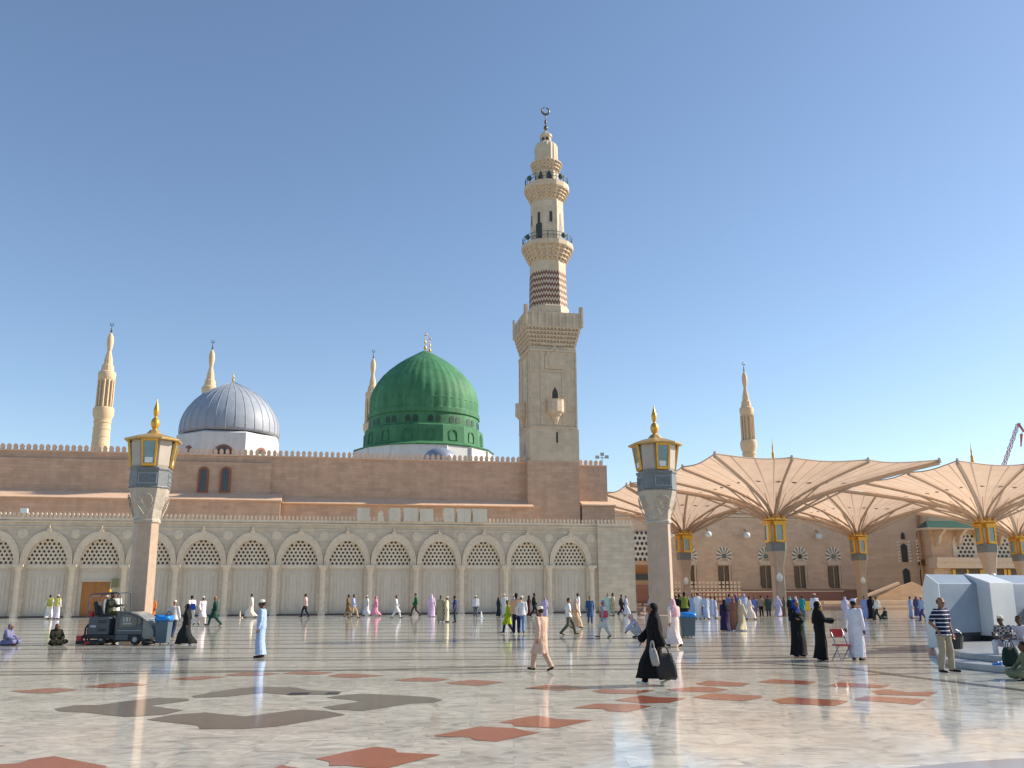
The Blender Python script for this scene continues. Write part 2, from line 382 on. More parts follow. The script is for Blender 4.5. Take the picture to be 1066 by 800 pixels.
REDS = [
 [(9,719.6),(30,718.5),(54,716.3),(82.5,718.3),(52,722.3),(31,722)],
 [(87,715.5),(119,711),(136,711),(155,713),(115,716.6)],
 [(176,707),(210,704),(238,705),(204,708.3),(190,708)],
 [(233,702.8),(255,700.3),(292,701),(274,703.5),(242,703.7)],
 [(293,701.6),(311,699),(347,700.3),(330,703)],
 [(341,704),(354,701.6),(371,701.6),(400,703.5),(371,706),(353,705.5)],
 [(410.6,708.4),(435,705.4),(469,707.3),(454,709.7),(422,709.7)],
 [(463,711),(491,708),(525,710.3),(499,714.4),(471,712.5)],
 [(519.4,752.5),(540,748),(559,745.3),(581,749),(617,750),(579,758.5),(540,756.6),(536,756.6),(533,753.6)],
 [(452,766),(499,756.6),(536,758.5),(549,761.7),(562.5,762.8),(517.6,772.5),(495,771),(489.5,768),(453,767)],
 [(328,790.3),(360,783.4),(390,777.8),(410.6,780),(414,783.8),(459,786),(400,801),(360,797.5),(343,797.8),(343,793.5)],
 [(281,802),(293,797),(310,800),(315,806)],
 [(-20,797),(20,795),(30,791.3),(56,787.6),(75,791.3),(111,798),(105,808),(-20,812)],
 [(-20,775),(7,776.8),(-20,779)],
 [(545.6,716.8),(568,713.5),(589,713.5),(615,717),(583,719.5)],
 [(616,720),(628,717.6),(682.5,719),(662,722.8),(630,722.3)],
 [(639,729.4),(667.5,724.3),(684,726.2),(714.5,727),(697.6,732.0),(667.5,732.5)],
 [(596,737.5),(620.7,732.8),(660,733.4),(679,735.6),(652.6,741.6),(632,740.7),(628,738.4)],
 [(694,718),(720,715.6),(737.5,715.4),(758,718),(743,721),(700,719.7)],
 [(724,712),(737.5,708.8),(781,711.6),(773,714.8),(737.5,714.4)],
 [(720.6,726),(741,722),(792,724.7),(794,726.6),(775,730),(741,728.5)],
 [(788,710.3),(805,707.4),(850,709.7),(842.5,713),(805,711.6)],
 [(863,713.4),(874,710.6),(926,714),(917,716.3),(868,715.2)],
 [(803,729),(824,726.2),(884,730),(869,735.4),(812.5,732.8)],
 [(887.6,729),(901.6,725.2),(926,726),(963.6,728.5),(952,734),(924,731.6)],
 [(907,720),(922,718),(945,721),(976.7,720.6),(967,725.0),(915,723.4)],
]
DARKS = [
 [(56,738.4),(77,734.6),(105,734),(131,730.3),(165,726.6),(196,727.7),(197,729.8),(155.7,735),(191,739.7),(173,744.0),(131,746.8),(88,742),(62,741)],
 [(152,749.7),(174,745.4),(180,744.4),(214,742),(255,746.3),(311,739),(341,740.6),(360,744.4),(289,756.6),(251,759.4),(208,759),(206,755.6),(180,752.8)],
 [(199,725),(227,720),(253,716.3),(277,715.3),(307.5,716),(322,719),(356,720),(341,723.4),(302,723.8),(274,721.5),(236,725.6),(203,726.6)],
 [(339,726.6),(352.6,724.4),(377,722.4),(395.6,723.4),(448,726),(461,729),(452,732),(427.5,732.8),(379,740.3),(362,739.4),(347,739.4),(336,736.5),(377,730.3)],
]
def inlay(polys, name, m, z):
    b = MB()
    for p in polys:
        q = [G(x, y) for x, y in p]
        n = len(q); b.add([(v.x, v.y, z) for v in q], [tuple(range(n))])
    o = b.build(name, m); tag(o, kind='structure'); return o
inlay(REDS, 'red_floor_inlay', M['red_inlay'], .004)
inlay(DARKS, 'grey_floor_inlay', M['dark_inlay'], .004)
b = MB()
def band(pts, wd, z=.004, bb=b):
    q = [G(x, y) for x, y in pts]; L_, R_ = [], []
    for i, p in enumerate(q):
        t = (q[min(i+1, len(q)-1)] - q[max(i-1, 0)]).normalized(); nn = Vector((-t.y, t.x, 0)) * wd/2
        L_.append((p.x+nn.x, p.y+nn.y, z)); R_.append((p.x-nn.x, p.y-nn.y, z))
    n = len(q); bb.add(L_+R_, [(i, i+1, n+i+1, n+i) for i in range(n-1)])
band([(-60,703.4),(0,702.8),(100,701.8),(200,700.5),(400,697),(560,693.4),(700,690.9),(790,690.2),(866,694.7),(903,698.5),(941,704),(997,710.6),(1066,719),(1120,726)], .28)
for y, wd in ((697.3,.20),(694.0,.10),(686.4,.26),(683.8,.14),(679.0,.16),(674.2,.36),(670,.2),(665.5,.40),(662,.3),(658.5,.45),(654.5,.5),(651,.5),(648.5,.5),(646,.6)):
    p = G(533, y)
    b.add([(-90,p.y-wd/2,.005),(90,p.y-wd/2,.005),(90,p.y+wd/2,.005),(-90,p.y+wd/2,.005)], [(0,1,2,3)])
tag(b.build('dark_floor_bands', M['dark_band']), kind='structure')
inlay([[(915,806),(935,800.5),(975,796.3),(1020,792.5),(1066,789.8),(1130,786.5),(1130,830),(900,830)]], 'corner_floor_ring', M['ring_inlay'], .004)

dg0, dg1 = G(302, 722.6), G(352, 722.6)
b = MB(); k = 0
for i in range(22):
    f_ = i/21
    if .42 < f_ < .72: continue
    x_ = dg0.x + (dg1.x-dg0.x)*f_; b.box(x_-.015, x_+.015, dg0.y-.16, dg0.y+.16, .0045, .009)
tag(b.build('drain_grate', M['scr_black']), 'row of short dark drain slots set in the grey star inlay of the floor', 'drain')
# ================================================================== ARCADE
BAY = 4.46 * (1.82/1.95)
A = thing('arcade_building', 'long pale stone arcade of latticed arches along the far side of the plaza', 'arcade', world(0, 0), YAW)
NB0, NB1 = -3, 12                     # bay indices; bay 0 is the arch at the left third
XC = lambda i: (i - 0) * BAY
ZT, ZCOR, ZSP = 8.22, 8.62, 4.36
ro, ri = 1.60, 2.15
def arch_pts(cx, a, bb, z0, n=20, pt=0.0):
    out = []
    for k in range(n+1):
        t = math.pi * k / n
        out.append((cx - a*math.cos(t), z0 + bb*(math.sin(t)**(0.94)) + pt*max(0, 1-abs(math.cos(t))*6)*0.12))
    return out
wall = MB()
x_left = XC(NB0) - BAY/2
for i in range(NB0, NB1):
    cx = XC(i); pts = arch_pts(cx, ro, ri, ZSP)
    x0, x1 = cx - BAY/2, cx + BAY/2
    # spandrel between arch and top
    front = [(p[0], 0, p[1]) for p in pts]; top = [(x0 + (x1-x0)*k/20, 0, ZT) for k in range(21)]
    wall.add(front + top, [(k, k+1, 22+k, 21+k) for k in range(20)])
    wall.add([(x0,0,0),(cx-ro,0,0),(cx-ro,0,ZSP),(x0,0,ZT),(cx+ro,0,0),(x1,0,0),(x1,0,ZT),(cx+ro,0,ZSP)], [(0,1,2,3),(4,5,6,7)])
    back = [(p[0], .55, p[1]) for p in pts]
    wall.add(front + back, [(k, 21+k, 22+k, k+1) for k in range(20)])
    for sx in (-1, 1):
        wall.add([(cx+sx*ro,0,0),(cx+sx*ro,.55,0),(cx+sx*ro,.55,ZSP),(cx+sx*ro,0,ZSP)], [(0,1,2,3)])
XE0 = XC(NB1-1) + BAY/2               # end of arches
XE1 = LX(661, 590, -.3)
XEm = LX(622, 590, 0)
wall.add([(XE0,0,0),(XEm,0,0),(XEm,0,ZT),(XE0,0,ZT)], [(0,1,2,3)])
wall.add([(x_left,0,0),(x_left,13,0),(x_left,13,ZT),(x_left,0,ZT)], [(0,1,2,3)])
wall.add([(x_left,.02,ZT),(XE1-.1,.02,ZT),(XE1-.1,13,ZT),(x_left,13,ZT)], [(0,1,2,3)])
wall.add([(x_left,1.6,0),(XEm,1.6,0),(XEm,1.6,ZT),(x_left,1.6,ZT)], [(0,1,2,3)])
wall.build('wall', M['arcade'], A)
ep = MB(); ep.box(XEm, XE1, -.35, 13, 0, ZT-.02); ep.box(XEm-.05, XE1+.06, -.42, -.35, ZT-.42, ZT-.30)
ep.build('end_pier', M['arcade'], A)
def merlons(mb, x0, x1, y0, y1, z, w=.27, gap=.33, h=.42):
    x = x0
    while x + w < x1:
        mb.xz([(x+.05,z),(x+w-.05,z),(x+w-.03,z+h*.35),(x+w,z+h*.55),(x+w*.82,z+h*.85),(x+w/2,z+h),(x+w*.18,z+h*.85),(x,z+h*.55),(x+.03,z+h*.35)], y0, y1)
        x += gap
pp = MB()
pp.box(x_left, XEm, -.10, .30, ZT-.10, ZT+.08); pp.box(x_left, XEm, -.16, .0, ZT-.32, ZT-.22); pp.box(x_left, XEm, -.06, 0, ZT-.75, ZT-.68)
pp.box(XEm-.05, XE1+.05, -.46, -.05, ZT-.10, ZT+.08)
merlons(pp, x_left, XEm, -.02, .16, ZT+.08, w=.20, gap=.36)
merlons(pp, XEm, XE1, -.38, -.20, ZT+.08, w=.20, gap=.36)
pp.build('parapet', M['arcade_smooth'], A)
# archivolt
def archivolt(cx):
    mb = MB(); n = 24
    for (ai, bi, ao, bo, y) in ((ro+.0, ri+.0, 1.78, 2.40, -.08), (1.78, 2.40, 1.98, 2.72, -.14), (1.98, 2.72, 2.05, 2.84, -.20)):
        pi_, po = arch_pts(cx, ai, bi, ZSP, n), arch_pts(cx, ao, bo, ZSP, n)
        fr = [(p[0], y, p[1]) for p in pi_] + [(p[0], y, p[1]) for p in po]
        mb.add(fr, [(k, k+1, n+2+k, n+1+k) for k in range(n)])
        ed = [(p[0], y, p[1]) for p in po] + [(p[0], 0, p[1]) for p in po]
        mb.add(ed, [(k, k+1, n+2+k, n+1+k) for k in range(n)])
        ed = [(p[0], y, p[1]) for p in pi_] + [(p[0], 0.05, p[1]) for p in pi_]
        mb.add(ed, [(k, k+1, n+2+k, n+1+k) for k in range(n)])
    mb.xz([(cx-.12, ZSP+2.75),(cx+.12, ZSP+2.75),(cx+.2, ZSP+2.95),(cx+.06, ZSP+3.02),(cx+.05, ZSP+3.28),(cx-.05, ZSP+3.28),(cx-.06, ZSP+3.02),(cx-.2, ZSP+2.95)], -.26, 0)
    return mb
def lattice(cx):
    mb = MB(); px, pz = .365, .315; rh = .108
    row = 0; z = ZSP + .16
    while z < ZSP + ri + .3:
        x = cx - ro - .4 + (px/2 if row % 2 else 0)
        while x < cx + ro + .4:
            hw, hh = px/2, pz/2
            inside = ((x-cx)/(ro-.06))**2 + ((z-ZSP)/(ri-.05))**2 < 1 and z > ZSP
            outer = [(x+hw*a, z+hh*c) for a, c in ((-1,-1),(0,-1),(1,-1),(1,0),(1,1),(0,1),(-1,1),(-1,0))]
            if inside:
                inn = [(x+rh*math.cos(t), z+rh*1.12*math.sin(t)) for t in (R(225),R(270),R(315),0,R(45),R(90),R(135),R(180))]
                vs = [(a,.30,c) for a, c in outer] + [(a,.30,c) for a, c in inn] + [(a,.42,c) for a, c in inn]
                fs = [(k, (k+1)%8, 8+(k+1)%8, 8+k) for k in range(8)] + [(8+k, 8+(k+1)%8, 16+(k+1)%8, 16+k) for k in range(8)]
                mb.add(vs, fs)
            else:
                mb.add([(a,.30,c) for a, c in outer], [tuple(range(8))])
            x += px
        z += pz; row += 1
    mb.box(cx-ro, cx+ro, .22, .34, ZSP-.28, ZSP+.02)
    return mb
def infill(cx, door=False):
    mb = MB(); z1 = ZSP - .28
    x0, x1 = cx-ro, cx+ro
    if not door:
        mb.box(x0, x1, .38, .48, .12, z1)
        k = 9; ww = (x1-x0-.3)/k
        for i in range(k):
            a = x0+.15+i*ww
            mb.box(a+.018, a+ww-.018, .350+(.012 if i%2 else 0), .39, .3, z1-.5)
            if i % 3 == 1: mb.box(a+.1, a+ww-.1, .325, .355, .5, z1-.75)
        mb.box(x0, x1, .33, .38, z1-.38, z1-.25); mb.box(x0, x1, .30, .38, z1-.06, z1)
    else:
        mb.box(x0, x1, .38, .48, 2.95, z1); mb.box(x0, x0+.3, .38, .48, 0, 2.95); mb.box(x0+2.55, x1, .38, .48, 0, 2.95)
        mb.box(x0, x1, .30, .38, z1-.06, z1); mb.box(x0+.2, x0+2.65, .32, .38, 2.95, 3.1)
        mb.box(x0, x1, .33, .38, z1-.38, z1-.3)
    return mb
def pil(x):
    mb = MB(); w = .26
    mb.lathe([(w*1.25,0),(w*1.25,.35),(w*1.05,.42),(w*.98,.5),(w*.93,3.75),(w*1.0,3.8),(w*.93,3.84),(w*1.15,4.0),(w*1.35,4.12),(w*1.4,4.16)], 12, x, -.06)
    mb.box(x-.40, x+.40, -.42, -.0, 4.16, 4.36)
    return mb
pm = None
for i in range(NB0, NB1):
    cx = XC(i)
    if pm is None:
        a0 = archivolt(cx).build('archivolt', M['arcade_smooth'], A); l0 = lattice(cx).build('lattice_screen', M['arcade_smooth'], A)
        i0 = infill(cx).build('infill_panel', M['panel'], A); pm = cx
        c0 = pil(cx - BAY/2).build('column', M['arcade_smooth'], A, smooth='auto')
    else:
        for o in (a0, l0, c0) + (() if i == 1 else (i0,)):
            c = o.copy(); sc.collection.objects.link(c); c.parent = A; c.location.x = cx - pm
    if i == 1:
        infill(cx, True).build('infill_panel', M['panel'], A)
        for sx in (0, 1):
            d = MB(); xa = cx-ro+.3+sx*1.125
            d.box(xa+.01, xa+1.115, .40, .46, .02, 2.95)
            for z0, z1 in ((.25,1.2),(1.35,2.7)): d.box(xa+.15, xa+.97, .37, .40, z0, z1)
            dd = d.build('door', M['wood'], A)
            hb = MB(); hb.sphere((xa+(1.0 if sx==0 else .12), .34, 1.1), .05, 8, 6); hb.build('handle', M['gold'], dd)
c = c0.copy(); sc.collection.objects.link(c); c.parent = A; c.location.x = XE0 + BAY/2 - pm - BAY/2 + BAY/2
sk = MB(); sk.box(x_left, XEm, -.05, -.0, 0, .12); sk.box(XEm, XE1, -.40, -.35, 0, .12)
for i in range(NB0, NB1): 
    if i != 1: sk.box(XC(i)-ro, XC(i)+ro, .28, .33, 0, .14)
sk.build('base_strip', M['skirt'], A)
for i in range(NB0, NB1+1):
    x = XC(i) - BAY/2; ros = MB()
    for rr, yy in ((.42,-.06),(.30,-.10),(.12,-.14)):
        ros.add([(x+rr*math.cos(t*math.pi/8), yy, 6.95+rr*math.sin(t*math.pi/8)) for t in range(16)] + [(x+rr*math.cos(t*math.pi/8), 0, 6.95+rr*math.sin(t*math.pi/8)) for t in range(16)],
                [tuple(range(16))] + [(k,(k+1)%16,16+(k+1)%16,16+k) for k in range(16)])
    ros.build('rosette_relief', M['arcade_smooth'], A)
sg = MB(); sg.box(0, .55, -.02, .02, 0, .75)
x = LX(121, 605, 0); o = sg.build('notice_board', mat('olive_sign', (.22,.20,.08), .5)); o.location = world(x-.35, -.1, 2.45); o.rotation_euler.z = YAW
tag(o, 'small olive notice board fixed beside the wooden arcade door', 'sign')

# blocks standing on the arcade parapet
blk = [(372,385,530,'leftmost and widest of the pale blocks on the arcade roof'),(393,400,533,'smallest pale block on the arcade roof, second from the left'),(405,417,530,'pale round-shouldered block third from the left on the arcade roof'),
       (420,435,530,'pale block fourth from the left on the arcade roof, beside the round-shouldered one'),(437,451,531,'pale block at the middle of the arcade roof row, right of a dark gap'),
       (462,473,530,'pale narrow block third from the right on the arcade roof'),(476,490,531,'pale block second from the right on the arcade roof'),(492,507,531,'rightmost pale block of the arcade roof row')]
for k, (xa, xb, yt, lab) in enumerate(blk):
    x0, x1, z1 = LX(xa, 536, -.2), LX(xb, 536, -.2), LZ((xa+xb)/2, yt, -.2)
    h = z1 - ZT + .0; ww = x1-x0; mb = MB()
    if k == 1: mb.xz([(0,0),(ww,0),(ww*.9,h*.45),(ww*.78,h*.6),(ww*.9,h*.8),(ww*.6,h),(ww*.4,h),(ww*.1,h*.8),(ww*.22,h*.6),(ww*.1,h*.45)], -.32, .5)
    else:
        c = .12 if k in (2,5) else .04
        mb.xz([(0,0),(ww*.49,0),(ww*.49,h),(c,h),(0,h-c*1.2)], -.32, .6); mb.xz([(ww*.51,0),(ww,0),(ww,h-c*1.2),(ww-c,h),(ww*.51,h)], -.30, .6)
        mb.box(ww*.48, ww*.52, -.28, .58, 0, h-.03)
    o = mb.build('roof_block', mat('pale_roof_block', (.72,.62,.48), .7, .1, 3, .3, 9, streak=.15)); o.location = world(x0, 0, ZT+.08); o.rotation_euler.z = YAW
    tag(o, lab, 'stone block', 'pale blocks on the arcade parapet')

# ================================================================== UPPER WALL
D1 = 14.0
U = thing('mosque_wall', 'tall rose-brown mosque wall with small battlements rising behind the arcade', 'building', world(0, D1), YAW)
zu = LZ(300, 476, D1); xl = LX(-60, 500, D1) - 6; xt0 = LX(552, 500, D1-.8); xt1 = LX(600, 500, D1-.8)
xr0 = LX(603, 500, D1); xr1 = LX(632, 500, D1)
zle = LZ(400, 523, D1-1.2)
XL = LX(282, 500, D1)
zll = LZ(100, 516, D1-2)
w_ = MB(); w_.box(xl, xt0+.3, 0, 16, 0, zu)
w_.box(xl, XL, -.28, 0, zll, LZ(200, 481, D1))
w_.build('wall', M['upper'], U)
XS = LX(292, 520, D1-2.4)
w_ = MB(); w_.box(xl, XS, -2.4, -.001, 0, zll-.35); w_.box(XS, xt0+.25, -1.2, -.002, 0, zle-.35)
w_.build('lower_wall', M['upper'], U)
w_ = MB()
w_.yz([(-2.6,zll-.35),(-2.6,zll-.25),(-.29,zll+.62),(-.29,zll-.35)], xl, XS+.1)
w_.yz([(-1.4,zle-.35),(-1.6,zle-.25),(-.003,zle+.45),(-.003,zle-.35)], XS+.1, xt0+.2)
w_.build('sloping_ledge', M['upper_smooth'], U)
w_ = MB(); merlons(w_, xl, xt0-.1, -.05, .2, zu+.1, w=.42, gap=.60, h=.60); w_.box(xl, xt0-.05, -.12, .3, zu-.05, zu+.1)
w_.build('battlement', M['upper_smooth'], U)
def arch_window(parent, cx, z0, z1, hw, y, fm, gm, fr=.22, bars=True):
    hs = z1 - hw
    def outl(h, e, zb): return [(cx-h, zb)] + [(cx-h*math.cos(math.pi*k/12), hs + (h)*math.sin(math.pi*k/12)) for k in range(13)] + [(cx+h, zb)]
    o_, i_ = outl(hw, 0, z0), outl(hw-fr, 0, z0+fr*.7)
    n = len(o_); mb = MB()
    mb.add([(a,y-.12,c) for a, c in o_] + [(a,y-.12,c) for a, c in i_] + [(a,y+.02,c) for a, c in o_] + [(a,y+.02,c) for a, c in i_],
           [(k,(k+1)%n,n+(k+1)%n,n+k) for k in range(n)] + [(k,(k+1)%n,2*n+(k+1)%n,2*n+k) for k in range(n)] + [(n+k,n+(k+1)%n,3*n+(k+1)%n,3*n+k) for k in range(n)])
    wo = mb.build('window', fm, parent)
    mb = MB(); mb.add([(a,y-.01,c) for a, c in i_], [tuple(range(n))])
    if bars: 
        mb.box(cx-.03, cx+.03, y-.05, y-.02, z0+.2, z1-fr); mb.box(cx-hw+fr, cx+hw-fr, y-.05, y-.02, (z0+z1)/2, (z0+z1)/2+.05)
    mb.build('pane', gm, wo); return wo
for px in (212, 235):
    cx = LX(px, 500, D1)
    arch_window(U, cx, LZ(px, 513, D1), LZ(px, 486.5, D1), LX(px+5.6, 500, D1)-cx, -.30, M['brickred'], M['glassdark'])
# right hand stretch
w_ = MB(); w_.box(xr0, xr1, 0, 5, 0, zu-.15); w_.box(xr0, xr1+.5, -.9, -.001, 0, LZ(615,527,D1-.9)); w_.build('wall_end', M['upper'], U)
w_ = MB(); w_.yz([(-1.1,LZ(615,527,D1-.9)),(-1.1,LZ(615,527,D1-.9)+.15),(-.003,LZ(615,524,D1)+.2),(-.003,LZ(615,527,D1-.9))], xr0, xr1+.6); w_.build('sloping_ledge', M['upper_smooth'], U)
w_ = MB(); merlons(w_, xr0, xr1, -.05, .2, zu-.05, w=.42, gap=.60, h=.58); w_.box(xr0, xr1, -.1, .3, zu-.2, zu-.05); w_.build('battlement', M['upper_smooth'], U)
# floodlights on the end
def floodlights(px, py, d, lab, s=1.0):
    t = thing('floodlight_mast', lab, 'floodlight', world(LX(px, py, d), d, LZ(px, py, d)), YAW)
    mb = MB(); mb.tube((0,0,0),(0,0,1.1*s),.05,.05,6); mb.tube((-.7*s,0,.8*s),(.7*s,0,.8*s),.04,.04,6); mb.build('mast', M['steel'], t)
    for x, z in ((-.6,.85),(0,1.2),(.55,.9)):
        mb = MB(); mb.yz([(-.12,-.2*s),(-.12,.18*s),(.12,.12*s),(.12,-.12*s)], x*s-.2*s, x*s+.2*s); o = mb.build('lamp_head', M['scr_grey'], t); o.location.z = z*s
floodlights(627, 484, D1+.5, 'cluster of pale floodlights on the battlement right of the tall minaret')
t = thing('roof_lamp', 'small white floodlight on the arcade roof at far left', 'floodlight', world(LX(25,536,.1), .1, ZT+.08), YAW)
mb = MB(); mb.tube((0,0,0),(0,0,.5),.04,.04,6); mb.build('post', M['steel'], t)
mb = MB(); mb.yz([(-.2,.35),(-.25,.75),(.1,.7),(.1,.45)], -.28, .28); mb.build('lamp_head', M['lampwhite'], t)

# ================================================================== MAIN MINARET
DM = D1 - .8
xm0, xm1 = LX(552.0, 470, DM), LX(602, 470, DM)
S = (xm1 - xm0) / 2; xm = (xm0 + xm1) / 2
MC = world(xm, DM + S)                                 # centre of the tower
T = thing('minaret', 'tall cream main minaret with square base, chevron-patterned middle and dark crescent finial', 'minaret', MC, YAW)
dY = MC.y
def mz(py, px=573): return P(px, py, dY).z
def mzf(py, px=573): return LZ(px, py, DM)
def mr(pxr, py):                                        # half width in metres at that height
    p = P(573, py, dY); return pxr * depth(p) / F
z0 = mzf(480); z_pl = mzf(446.5); z_sh = mzf(361); z_ct = mzf(341); z_par = mzf(326)
mb = MB(); mb.box(-S-.35, S+.05, -S-.1, S, 0, z0-.02); mb.build('tower_base', M['upper'], T)
mb = MB(); mb.box(-S-.02, S+.10, -S-.03, S, z0-.02, z_pl); mb.build('plinth', M['minaret'], T)
mb = MB(); q = S-.06; mb.box(-q, q, -q, q, z_pl, z_sh); mb.build('square_shaft', M['minaret'], T)
# raised frames and blind arches on the front and left faces
fr_ = MB()
def face_box(mb, side, a0, a1, za, zb, th, y=None):
    yy = q
    if side == 'f': mb.box(a0, a1, -yy-th, -yy+.02, za, zb)
    else: mb.box(-yy-th, -yy+.02, a0, a1, za, zb)
zm = mzf(386)
for side in ('f', 'l'):
    for a in (-.98, -.52, .52, .98):
        face_box(fr_, side, a*q-.09, a*q+.09, z_pl if abs(a) > .9 else z_pl+.4, z_sh-.6, .10)
    face_box(fr_, side, -q, q, z_sh-.6, z_sh-.35, .16)
    face_box(fr_, side, -q, q, zm-.1, zm+.1, .08); face_box(fr_, side, -q, q, z_pl, z_pl+.25, .14)
    face_box(fr_, side, -.52*q, .52*q, zm+3.0, zm+3.2, .12)
    face_box(fr_, side, -.5*q, -.38*q, z_pl+.4, zm+2.6, .07); face_box(fr_, side, .38*q, .5*q, z_pl+.4, zm+2.6, .07)
fr_.build('raised_frame', M['minaret_trim'], T)
def ogee(cx, z0, w, h): 
    return [(cx-w, z0),(cx-w, z0+h*.45),(cx-w*.85, z0+h*.62),(cx-w*.45, z0+h*.78),(cx-w*.18, z0+h*.88),(cx, z0+h),(cx+w*.18, z0+h*.88),(cx+w*.45, z0+h*.78),(cx+w*.85, z0+h*.62),(cx+w, z0+h*.45),(cx+w, z0)]
bx = .18
nm = MB(); nm.xz(ogee(bx, zm+.2, 1.15, 2.9), -q-.10, -q+.05); nm.xz(ogee(bx, zm+.5, .75, 2.0), -q-.16, -q-.09); nm.build('blind_niche', M['minaret_trim'], T)
wz = mzf(416.5)
wd = MB(); wd.xz(ogee(bx, wz, .34, mzf(402)-wz), -q-.05, -q+.1); wd.build('balcony_doorway', M['dark'], T)
fr_ = MB(); fr_.xz(ogee(bx, wz-.1, .52, mzf(399.5)-wz+.1), -q-.04, -q+.1); fr_.build('doorway_frame', M['minaret_trim'], T)
def little_balcony(cx, cy, rot):
    zb = mzf(430); zt = mzf(416.5); zbot = mzf(442)
    mb = MB(); rings = []
    for (z, rr) in ((zbot,.12),(zbot+.5,.38),(zbot+.9,.45),(zbot+1.0,.62),(zb-.2,.68),(zb,.92),(zb+.1,.98),(zt-.2,.95),(zt,1.0)):
        rings.append([(cx+rr*math.cos(a), cy+rr*.85*math.sin(a), z) for a in [math.pi*2*k/10+math.pi/10 for k in range(10)]])
    mb.loft(rings); return mb
little_balcony(bx, -q-.15, 0).build('small_balcony', M['minaret_trim'], T)
lb = little_balcony(-q-.15, .1, 0).build('small_balcony', M['minaret_trim'], T)
sl = MB(); sl.box(.22, .44, -S-.045, -S+.05, mzf(461), mzf(450)); sl.box(-S-.04, -S+.05, -.3, -.08, mzf(470), mzf(460)); sl.build('slit_window', M['dark'], T)
# muqarnas under balcony
mq = MB(); so_ = mr(28.8, 341)
steps = 5
for k in range(steps):
    za = z_sh + (z_ct - z_sh)*k/steps; zb = z_sh + (z_ct - z_sh)*(k+1)/steps
    h0 = q + (so_-q)*(k)/steps; h1 = q + (so_-q)*(k+1)/steps
    mq.box(-h1, h1, -h1, h1, zb-.18, zb)
    cnt = 15
    for i in range(cnt):
        a = -h0 + (2*h0)*(i+.5)/cnt; ww = h0/cnt*.62
        for (sx, sy, hor) in ((0,-1,1),(0,1,1),(-1,0,0),(1,0,0)):
            if hor: mq.xz([(a-ww,zb-.18),(a+ww,zb-.18),(a+ww*.7,za+.2),(a,za),(a-ww*.7,za+.2)], sy*(h0-.1) if sy<0 else h0-.3, -h1+.05 if sy<0 else h1-.05)
            else: mq.yz([(a-ww,zb-.18),(a+ww,zb-.18),(a+ww*.7,za+.2),(a,za),(a-ww*.7,za+.2)], -h1+.05 if sx<0 else h0-.3, -h0+.1 if sx<0 else h1-.05)
    mq.box(-h0+.12, h0-.12, -h0+.12, h0-.12, za, zb-.17)
mq.build('muqarnas_cornice', M['minaret_trim'], T)
bp = MB(); 
for (xa,xb,ya,yb) in ((-so_,so_,-so_,-so_+.25),(-so_,so_,so_-.25,so_),(-so_,-so_+.25,-so_+.25,so_-.25),(so_-.25,so_,-so_+.25,so_-.25)):
    bp.box(xa,xb,ya,yb,z_ct,z_par-.25); 
bp.box(-so_-.06,so_+.06,-so_-.06,-so_+.30,z_par-.25,z_par-.05); bp.box(-so_-.06,-so_+.30,-so_+.3,so_+.06,z_par-.25,z_par-.05); bp.box(so_-.3,so_+.06,-so_+.3,so_+.06,z_par-.25,z_par-.05)
for i in range(9):
    a = -so_ + 2*so_*i/8; ww = .16 if i not in (0,8) else .24
    hh = z_par-.05 + (.0 if i not in (0,8) else .75)
    bp.box(a-ww, a+ww, -so_-.10, -so_+.05, z_ct, hh); bp.box(-so_-.10, -so_+.05, a-ww, a+ww, z_ct, hh); bp.box(so_-.05, so_+.10, a-ww, a+ww, z_ct, hh)
bp.build('parapet', M['minaret'], T)
# octagonal stages: rotate so one face points to the front
PH = math.pi/8
def oct_(mb, prof, mi=0, n=8): return mb.lathe(prof, n, 0, 0, mi, PH)
k8 = 1/math.cos(math.pi/8)
zc0, zc1 = mz(327), mz(287); r_a, r_b = mr(20.3, 320), mr(19.0, 290)
mb = MB(); oct_(mb, [(r_a*1.06, z_ct),(r_a*1.06, zc0+.4),(r_a, zc0+.5),(r_b, zc1),(r_b, zc1+.001)])
mb.build('octagon_shaft', M['chev_light'], T)
# chevrons as raised zigzag courses
cv = MB(); rows = 6; zz0, zz1 = mz(324), mz(288)
for rw in range(rows):
    zc = zz0 + (zz1-zz0)*(rw+.15)/rows; amp = (zz1-zz0)/rows*.5; th = (zz1-zz0)/rows*.60
    for f in range(8):
        a0 = PH + f*math.pi/4; a1 = a0 + math.pi/4
        for (sgn) in range(10):
            u0, u1 = sgn/10, (sgn+1)/10
            def pt(u, z):
                tt = (z-zc0)/(zc1-zc0); rr = (r_a+(r_b-r_a)*tt)*1.006
                A0 = Vector((rr*math.cos(a0), rr*math.sin(a0), z)); A1 = Vector((rr*math.cos(a1), rr*math.sin(a1), z)); return A0.lerp(A1, u)
            za, zb = (zc, zc+amp) if sgn % 2 == 0 else (zc+amp, zc)
            cv.add([pt(u0, za), pt(u1, zb), pt(u1, zb+th), pt(u0, za+th)], [(0,1,2,3)])
cv.build('chevron_inlay', M['chev_dark'], T)
mb = MB(); z3, z4 = mz(276), mz(262)
oct_(mb, [(r_b, zc1+.001),(r_b*.99, z3)]); mb.build('octagon_collar', M['minaret'], T)
